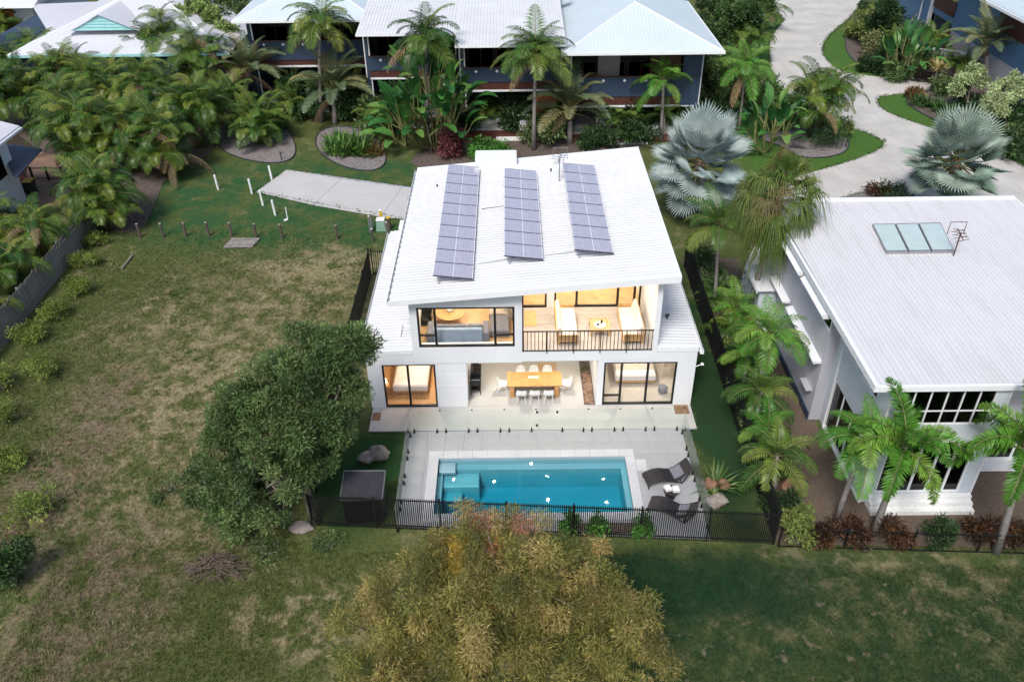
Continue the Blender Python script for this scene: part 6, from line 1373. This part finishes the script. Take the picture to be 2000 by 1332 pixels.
broad_tree('pale cream-green rounded tree right of the road, left one of two', 'tree', tuple(gz(1890,225)), [(tuple(gz(1900,150,2.6)),(1.2,1.1,1.0)), (tuple(gz(1880,168,2.0)),(.9,.9,.8))], 16, .34, 6000, .22, .5, PG, 8, .13, group='pale trees below the blue house')
broad_tree('pale cream-green rounded tree right of the road, right one of two', 'tree', tuple(gz(1962,262)), [(tuple(gz(1960,178,2.8)),(1.4,1.2,1.1)), (tuple(gz(1985,165,3.0)),(1.1,1,.9)), (tuple(gz(1945,205,2.2)),(1.0,1,.9))], 16, .36, 8000, .22, .5, PG, 9, .14, group='pale trees below the blue house')
DG = [(.018,.045,.014), (.03,.07,.02), (.05,.10,.025)]
broad_tree('dark tree beside the road at the top right', 'tree', tuple(gz(1712,72)), [(tuple(gz(1715,18,3.6)),(1.9,1.7,1.7)), (tuple(gz(1735,40,2.6)),(1.6,1.5,1.3))], 16, .5, 7000, .3, .4, DG, 10, .2)
broad_tree('dense green tree filling the top edge left of the apartments', 'tree', tuple(gz(455,95)), [(tuple(gz(470,10,6)),(2.8,2.2,2.2)), (tuple(gz(440,40,5)),(2.4,2,2)), (tuple(gz(420,90,4)),(2.2,2,2))], 18, .7, 22000, .3, .4, GR, 11, .25)
# ---- shrubs and strap plants
def S_(px, r, h, l, cols, sd_, **k): return shrub(px, r, h, l, cols, sd_, **k)
LM = [(.10,.15,.03), (.17,.22,.05), (.24,.27,.08)]; CR = [(.02,.018,.012), (.05,.022,.015), (.11,.05,.018), (.02,.028,.012)]; BR_ = [(.04,.13,.02), (.07,.20,.03), (.11,.26,.05)]
S_((28,1135), .85, 1.9, 'glossy dark green shrub at the left edge of the foreground', DG + [(.07,.13,.05)], 21, n=3600, size=.16, aspect=.4)
S_((1550,1058), .62, 1.7, 'yellow-green shrub at the end of the slatted fence', LM, 22, n=2200, size=.17, aspect=.3, hang=.4)
for i, (u_, l) in enumerate(((1606,'first from the slatted fence'), (1656,'second from the slatted fence'), (1748,'between the two palm trunks'), (1826,'below the neighbouring steps'), (1915,'right of the neighbouring steps'), (1985,'at the right edge'))):
    S_((u_, 1058), .55+.08*(i % 3), 1.0+.15*(i % 2), f'dark red-bronze croton along the mesh fence, {l}', CR if i != 3 else DG, 23+i, n=1500, size=.17, aspect=.3, group='crotons along the mesh fence', name='croton')
for i, (u_, v_, l) in enumerate(((1112,1046,'left'), (1165,1047,'middle'), (1252,1050,'right'))): S_((u_, v_-10), .42, .85, f'bright green shrub in the planter by the pool fence, {l} one', BR_, 30+i, n=1100, size=.12, aspect=.5, group='shrubs in the pool planter')
o = MB().box(2.3, 5.0, 22.16, 22.62, -.0, .10).build('planter_bed', 'mulch'); tag(o, 'dark soil planter strip between the pool and the slatted fence', 'planter')
strap((1397,950), .28, 46, 1.35, .07, [(.06,.13,.03),(.10,.18,.05),(.16,.20,.07)], 'spiky yucca with long green blades right of the pool', 40, 'yucca', 'yucca', up_=1.05, droop=.25)
strap((1392,968), .2, 20, .6, .05, [(.14,.22,.06),(.20,.26,.08)], 'pale green strap-leaved tuft before the yucca', 41, 'strap_tuft', 'plant')
strap((680,292), 2.3, 420, 1.7, .13, [(.04,.13,.02),(.08,.20,.03),(.13,.24,.05),(.05,.10,.02)], 'wide bright green strap-leaved clump in the round bed', 42, droop=.35)
strap((730,300), 1.0, 130, 1.2, .10, [(.10,.06,.02),(.16,.10,.03),(.06,.07,.02)], 'bronze strap-leaved clump at the edge of the round bed', 43, droop=.4)
S_((885,305), 1.05, 2.4, 'dark red cordyline shrub behind the white house', [(.10,.025,.03),(.16,.05,.05),(.07,.02,.025)], 44, n=1800, size=.4, aspect=.22, hang=.3)
S_((960,318), 1.8, 1.5, 'low bright green shrub behind the roof box', BR_, 45, n=2600, size=.26, aspect=.5)
for i, (u_, v_, r_, h_, l) in enumerate(((1062,278,1.9,2.2,'below the palm with dead fronds, left side'), (1010,255,1.5,1.8,'beside the brown steps'), (1165,285,1.7,1.5,'right of the palm with dead fronds'), (740,248,1.6,2.4,'before the second apartment'), (610,232,1.5,1.9,'before the leftmost patio'), (1245,285,1.7,2.0,'under the young palm'), (1340,262,2.0,2.2,'below the corner of the rightmost apartment'), (1400,250,1.8,2.4,'right of the rightmost apartment'), (1530,255,1.7,2.2,'behind the big-leaved clump by the road'), (540,258,1.0,1.6,'in the mulched bed nearest the thicket'), (905,262,1.4,2.0,'at the foot of the giant big-leaved clump'), (690,232,1.4,2.6,'behind the strap-leaved clump'))):
    S_((u_, v_), r_, h_, f'dark green shrub {l}', DG if i % 3 else GR, 60+i, n=1500, size=.34, aspect=.4, group='dark shrubs along the apartments')
S_((1612,282), 1.6, 1.6, 'dark needle-leaved shrub on the island bed', DG, 75, n=2600, size=.3, aspect=.12); S_((1645,268), .7, 1.5, 'yellow-green bush on the island bed', LM, 76, n=900, size=.3, aspect=.3)
S_((1745,392), 1.1, 1.2, 'dark shrub left of the grey-green fan palm', DG, 77, n=1500, size=.2, aspect=.3); S_((1715,380), .9, .8, 'low brown-tinged shrub by the mulch strip', CR, 78, n=900, size=.2)
for i, (u_, v_, r_, h_, c_, l) in enumerate(((1690,85,1.5,3.0,LM,'pale variegated shrub on the outer bend, top one'), (1705,112,1.6,2.4,[(.10,.13,.04),(.2,.2,.08),(.05,.09,.02)],'variegated shrub on the outer bend'), (1740,130,1.7,2.4,DG,'dark shrub on the outer bend, below the variegated ones'), (1800,150,1.8,2.6,GR,'dark green shrub before the garden wall'), (1775,100,2.0,3.2,GR,'tall green shrub before the brown balcony'), (1690,128,.7,.8,[(.13,.04,.02),(.08,.025,.015)],'small orange-red shrub on the outer bend'), (1785,192,.6,.8,[(.30,.10,.07),(.10,.12,.04)],'small reddish shrub by the right lawn'), (1995,150,1.6,3.2,LM,'yellow-green shrub at the right edge'), (1990,310,2.0,2.0,DG,'dark shrub at the right edge above the road'), (1920,250,1.6,1.8,DG,'dark shrub under the pale trees'))):
    S_((u_, v_), r_, h_, l, c_, 80+i, n=1500, size=.36, aspect=.35)
for i, (u_, v_, l) in enumerate(((1800,205,'left'), (1840,215,'second'), (1880,232,'third'), (1850,240,'front'))): strap((u_, v_), 1.1, 130, 1.5, .09, [(.05,.13,.03),(.09,.18,.04),(.03,.08,.02)], f'spiky green strap-leaved clump by the right lawn, {l} one', 95+i, group='spiky clumps by the right lawn')
strap((1822,170), .3, 60, 1.5, .12, [(.35,.30,.12),(.28,.20,.08)], 'yellowish spiky yucca on a thick stem by the garden wall', 99, 'yucca', 'yucca', zh=1.5, droop=.6)
for i, (u_, v_, r_, h_, l) in enumerate(((190,478,.8,.8,'nearest the bollards'), (168,520,.9,.9,'second down the fence'), (150,575,.8,1.1,'third down the fence'), (118,620,.9,1.0,'fourth down the fence'), (60,665,.8,1.0,'where the fence leaves the photo'), (85,735,1.1,1.2,'below the fence end'), (5,760,.9,1.5,'at the left edge, upper'), (5,825,.8,1.2,'at the left edge, lower'), (25,905,.8,.7,'low at the left edge'), (70,1010,.9,1.2,'beside the glossy dark shrub'))):
    S_((u_, v_), r_, h_, f'straggly yellow-green weed bush {l}', [(.09,.15,.02),(.17,.23,.04),(.26,.28,.06)], 120+i, n=1700, size=.16, aspect=.25, group='weed bushes along the paling fence', name='weed_bush')
for i, (u_, v_, r_, h_, l) in enumerate(((470,860,.7,.6,'left of the leafy tree'), (520,1080,.9,.6,'below the leafy tree'), (330,960,.9,.5,'in the middle of the lot'), (640,1070,.7,.5,'left of the foreground tree'))): S_((u_, v_), r_, h_, f'low green weed patch {l}', GR, 140+i, n=900, size=.12, aspect=.3, group='low weed patches', name='weed_patch')
# ---- fuller planting on the outer bend and below the blue house
for i, (u_, v_, h_, n_, k_, l) in enumerate(((1700,70,2.6,7,'cane','at the top of the outer bend'), (1735,112,2.2,6,'green','in the middle of the outer bend'), (1820,120,2.4,7,'green','before the timber screen'), (1870,150,1.8,5,'green','before the grey garden wall'))):
    cane_clump((u_, v_), h_, n_, f'leafy palm clump {l}', 190+i, k_, .85, 1.1)
for i, (u_, v_, r_, h_, c_, l) in enumerate(((1700,140,1.3,1.5,DG,'at the lower edge of the outer bend'), (1755,158,1.4,1.4,GR,'beside the road before the big-leaved clump'), (1850,185,1.3,1.4,GR,'above the right lawn'), (1905,215,1.5,1.6,DG,'between the pale trees'), (1950,290,1.6,1.5,GR,'below the right pale tree'), (1665,75,1.0,1.6,LM,'at the left end of the outer bend bed'), (1985,245,1.6,2.0,DG,'beside the right pale tree'))):
    S_((u_, v_), r_, h_, f'dense green shrub {l}', c_, 200+i, n=1700, size=.32, aspect=.35, group='dense shrubs right of the road')
for i, (u_, v_, r_, h_, c_, l) in enumerate(((575,205,1.5,3.2,DG,'at the left corner of the second apartment'), (640,215,1.6,3.0,GR,'behind the stiff-fronded palm'), (1012,240,1.4,3.2,DG,'at the orange wall'), (1085,255,1.6,3.0,GR,'under the tall palm by the hip roof'), (1235,255,1.6,2.8,DG,'before the rightmost apartment parapet'), (1325,245,1.8,3.2,GR,'at the right corner of the rightmost apartment'), (800,235,1.8,3.4,DG,'behind the giant big-leaved clump, left side'), (905,232,1.6,3.4,GR,'behind the giant big-leaved clump, right side'), (1385,215,2.0,3.6,DG,'between the apartment corner and the slim palm'), (1470,225,1.9,3.2,GR,'behind the big-leaved clump by the road'))):
    S_((u_, v_), r_, h_, f'tall dense shrub {l}', c_, 220+i, n=2400, size=.32, aspect=.38, group='tall shrubs along the apartments')
broad_tree('dark green tree at the top edge left of the road', 'tree', tuple(gz(1405,95)), [(tuple(gz(1400,30,4.5)),(2.6,2.2,2.0)), (tuple(gz(1450,20,5)),(2.4,2,2)), (tuple(gz(1380,75,3.2)),(2,1.8,1.6))], 18, .6, 16000, .3, .4, DG + [(.10,.16,.05)], 12, .22)
broad_tree('green tree filling the gap beside the rightmost apartment', 'tree', tuple(gz(1395,190)), [(tuple(gz(1395,130,3.4)),(1.9,1.7,1.6)), (tuple(gz(1420,165,2.6)),(1.6,1.5,1.3))], 16, .5, 11000, .28, .4, GR, 13, .2)
# ---- planting strip between the two white houses
for i, (u_, v_, r_, h_, c_, l) in enumerate(((1368,520,.9,1.3,DG,'behind the white house corner'), (1385,560,.9,1.2,GR,'left of the slim palm trunk'), (1440,720,.8,1.2,DG,'below the yellow-green clump'), (1450,770,.8,1.1,GR,'at the middle of the strip'), (1466,820,.8,1.3,DG,'beside the bright palm trunk'), (1478,860,.8,1.2,GR,'below the bright palm'), (1488,935,.8,1.1,DG,'near the front end'), (1520,1000,.8,1.0,DG,'at the front end'), (1425,690,.7,1.0,LM,'bright one against the fence'))):
    S_((u_, v_), r_, h_, f'leafy shrub in the strip between the houses, {l}', c_, 160+i, n=1500, size=.2, aspect=.3, group='shrubs between the two white houses')
palm((1487, 765), 0, 'green', 14, .75, 'green feather palm in the middle of the strip between the houses', base=(1470, 850), tr=.09, seed=31)
palm((1440, 600), 0, 'bright', 14, .7, 'yellowish young palm by the drooping palm trunk', base=(1432, 660), tr=.08, seed=32)
# ---- more low planting in front of the apartments
for i, (u_, v_, h_, n_, l) in enumerate(((560,232,2.2,6,'at the corner of the leftmost patio'), (742,262,2.0,6,'beside the second patio'), (1075,262,2.2,6,'left of the palm with dead fronds'), (1215,270,2.0,5,'before the rightmost patio'), (690,215,2.6,7,'behind the strap-leaved clump'), (950,240,1.6,4,'beside the brown steps'))):
    cane_clump((u_, v_), h_, n_, f'low green palm clump {l}', 180+i, 'green', .8, .9)
# grass tuft in the stone strip
strap((1142,722), .18, 60, .35, .02, [(.05,.12,.03),(.09,.17,.05)], 'small grass tuft in the stone strip beside the dining area', 150, 'grass_tuft', 'plant')
# heap of dead branches
p = gz(425, 1112); t = thing('branch_heap', 'heap of dead brown branches on the grass below the leafy tree', 'branches', (p.x, p.y, GZ)); q = random.Random(3)
for k in range(150):
    a = q.uniform(0, 6.28); r0 = q.uniform(0,.75); s_ = Vector((r0*1.3*math.cos(a), r0*.7*math.sin(a), q.uniform(.25,.75)*(1-r0*.8))); b2 = a + q.uniform(-1.4,1.4); L_ = q.uniform(.3,.8)
    e_ = s_ + Vector((math.cos(b2)*L_*1.2, math.sin(b2)*L_*.7, -s_.z*q.uniform(.3,1.0))); e_.z = max(.01, e_.z); link('branch', MB().tube([tuple(s_), tuple(s_.lerp(e_,.5)+Vector((q.uniform(-.08,.08),q.uniform(-.08,.08),.07))), tuple(e_)], [.016,.012,.004], 4).mesh('branch', 'dead_branch'), t)
# ---- grass blades on the lot
def grass_blades():
    g = np.random.default_rng(11); P = []
    for (x0,x1,y0,y1,n) in ((-25,-8.3,22,49,47000), (-17,-8,13.5,22,16000), (-8,10,13.5,21.4,20000), (10,20,13.5,20.4,11000)):
        P.append(np.column_stack([g.uniform(x0,x1,n), g.uniform(y0,y1,n)]))
    P = np.concatenate(P); P = P[g.random(len(P)) > np.clip((P[:,1]-42)/7, 0, 1)]; n = len(P); V = np.zeros((n,3,3,3))
    for b in range(3):
        a = g.uniform(0,6.283,n); h = g.uniform(.04,.13,n); l_ = g.uniform(.02,.10,n); o = g.normal(0,.03,(n,2)); w_ = g.uniform(.008,.018,n)
        bx, by = P[:,0]+o[:,0], P[:,1]+o[:,1]; V[:,b,0] = np.column_stack([bx-np.sin(a)*w_, by+np.cos(a)*w_, np.full(n,GZ)]); V[:,b,1] = np.column_stack([bx+np.sin(a)*w_, by-np.cos(a)*w_, np.full(n,GZ)]); V[:,b,2] = np.column_stack([bx+np.cos(a)*l_, by+np.sin(a)*l_, GZ+h])
    V = V.reshape(-1,3); k = len(V)//3; me = bpy.data.meshes.new('grass'); me.vertices.add(3*k); me.vertices.foreach_set('co', V.astype(np.float32).ravel()); me.loops.add(3*k); me.loops.foreach_set('vertex_index', np.arange(3*k, dtype=np.int32)); me.polygons.add(k); me.polygons.foreach_set('loop_start', np.arange(0,3*k,3, dtype=np.int32)); me.update(); me.validate(); me.materials.append(M['grass_ground'])
    o = link('grass', me); o['kind'] = 'stuff'; o['label'] = 'rough patchy grass of the vacant lot and foreground'; return o
grass_blades()
def weeds():
    """taller grass clumps and seedling weeds in drifts over the lot"""
    g = np.random.default_rng(5); out = []; cs = []
    drift = np.column_stack([g.uniform(-24.5,-8.6,46), g.uniform(15,45,46), g.uniform(.6,2.2,46)]); drift = np.vstack([drift, np.column_stack([g.uniform(-8,20,7), g.uniform(14.5,20.3,7), g.uniform(.4,1.0,7)])])
    pal = np.array([(.045,.09,.02),(.09,.14,.03),(.17,.19,.06),(.30,.25,.13)])
    for (x, y, r) in drift:
        k = int(60*r*r); c0 = g.integers(0,3)
        for _ in range(k):
            px, py = x+g.normal(0,r*.5), y+g.normal(0,r*.5)
            if py > 21.3 and px > -8.4: continue
            h = g.uniform(.07,.20); nb = 7; col = pal[min(2 if px > -8 else 3, c0+g.integers(0,2))]*g.uniform(.7,1.2)*(.6 if px > -8 else 1)
            for b in range(nb):
                a = g.uniform(0,6.283); l_ = h*g.uniform(.4,1.1); w_ = .013; bx, by = px+g.normal(0,.03), py+g.normal(0,.03)
                out += [(bx-math.sin(a)*w_, by+math.cos(a)*w_, GZ), (bx+math.sin(a)*w_, by-math.cos(a)*w_, GZ), (bx+math.cos(a)*l_, by+math.sin(a)*l_, GZ+h*g.uniform(.5,1))]; cs += [(*col,1)]*3
    V = np.array(out, np.float32); k = len(V)//3; me = bpy.data.meshes.new('weeds'); me.vertices.add(3*k); me.vertices.foreach_set('co', V.ravel()); me.loops.add(3*k); me.loops.foreach_set('vertex_index', np.arange(3*k, dtype=np.int32)); me.polygons.add(k); me.polygons.foreach_set('loop_start', np.arange(0,3*k,3, dtype=np.int32))
    at = me.color_attributes.new('Col','FLOAT_COLOR','CORNER'); at.data.foreach_set('color', np.array(cs, np.float32).ravel()); me.update(); me.validate(); me.materials.append(M['leaf_attr']); o = link('weeds', me); o['kind'] = 'stuff'; o['label'] = 'taller grass clumps and weeds scattered over the vacant lot'
weeds()

def edge_grass():
    """blades creeping over the edges of the concrete"""
    g = np.random.default_rng(9); out = []; cs = []; pal = np.array([(.035,.085,.02),(.06,.12,.028),(.10,.15,.04)])
    polys = [rp_, px_poly([(499,375),(560,331),(806,366),(806,430),(789,428)]), [(-6.4,28.26),(-4.6,28.26)], [(8.16,28.2),(8.16,29.9)], [(-4.58,22.6),(-4.58,28.2)], [(7.5,21.9),(7.5,28.1)]]
    for pl in polys:
        k = len(pl)
        for i in range(k if k > 2 else 1):
            a, b = Vector(pl[i]), Vector(pl[(i+1) % k]); L = (b-a).length
            if L > 60: continue
            sc = 1.0 if max(a.y, b.y) > 40 else .5
            for _ in range(int(L*(26 if sc == 1 else 60))):
                p = a.lerp(b, g.random()); x, y = p.x+g.normal(0,.10*sc), p.y+g.normal(0,.10*sc); h = g.uniform(.06,.18)*sc; col = pal[g.integers(0,3)]*g.uniform(.7,1.3)
                for _b in range(3):
                    an = g.uniform(0,6.283); l_ = h*g.uniform(.5,1.3); w_ = .025*sc
                    out += [(x-math.sin(an)*w_, y+math.cos(an)*w_, GZ), (x+math.sin(an)*w_, y-math.cos(an)*w_, GZ), (x+math.cos(an)*l_, y+math.sin(an)*l_, GZ+h)]; cs += [(*col,1)]*3
    V = np.array(out, np.float32); k = len(V)//3; me = bpy.data.meshes.new('edge_grass'); me.vertices.add(3*k); me.vertices.foreach_set('co', V.ravel()); me.loops.add(3*k); me.loops.foreach_set('vertex_index', np.arange(3*k, dtype=np.int32)); me.polygons.add(k); me.polygons.foreach_set('loop_start', np.arange(0,3*k,3, dtype=np.int32))
    at = me.color_attributes.new('Col','FLOAT_COLOR','CORNER'); at.data.foreach_set('color', np.array(cs, np.float32).ravel()); me.update(); me.validate(); me.materials.append(M['leaf_attr']); o = link('edge_grass', me); o['kind'] = 'stuff'; o['label'] = 'grass creeping over the edges of the road, pad and deck'
edge_grass()
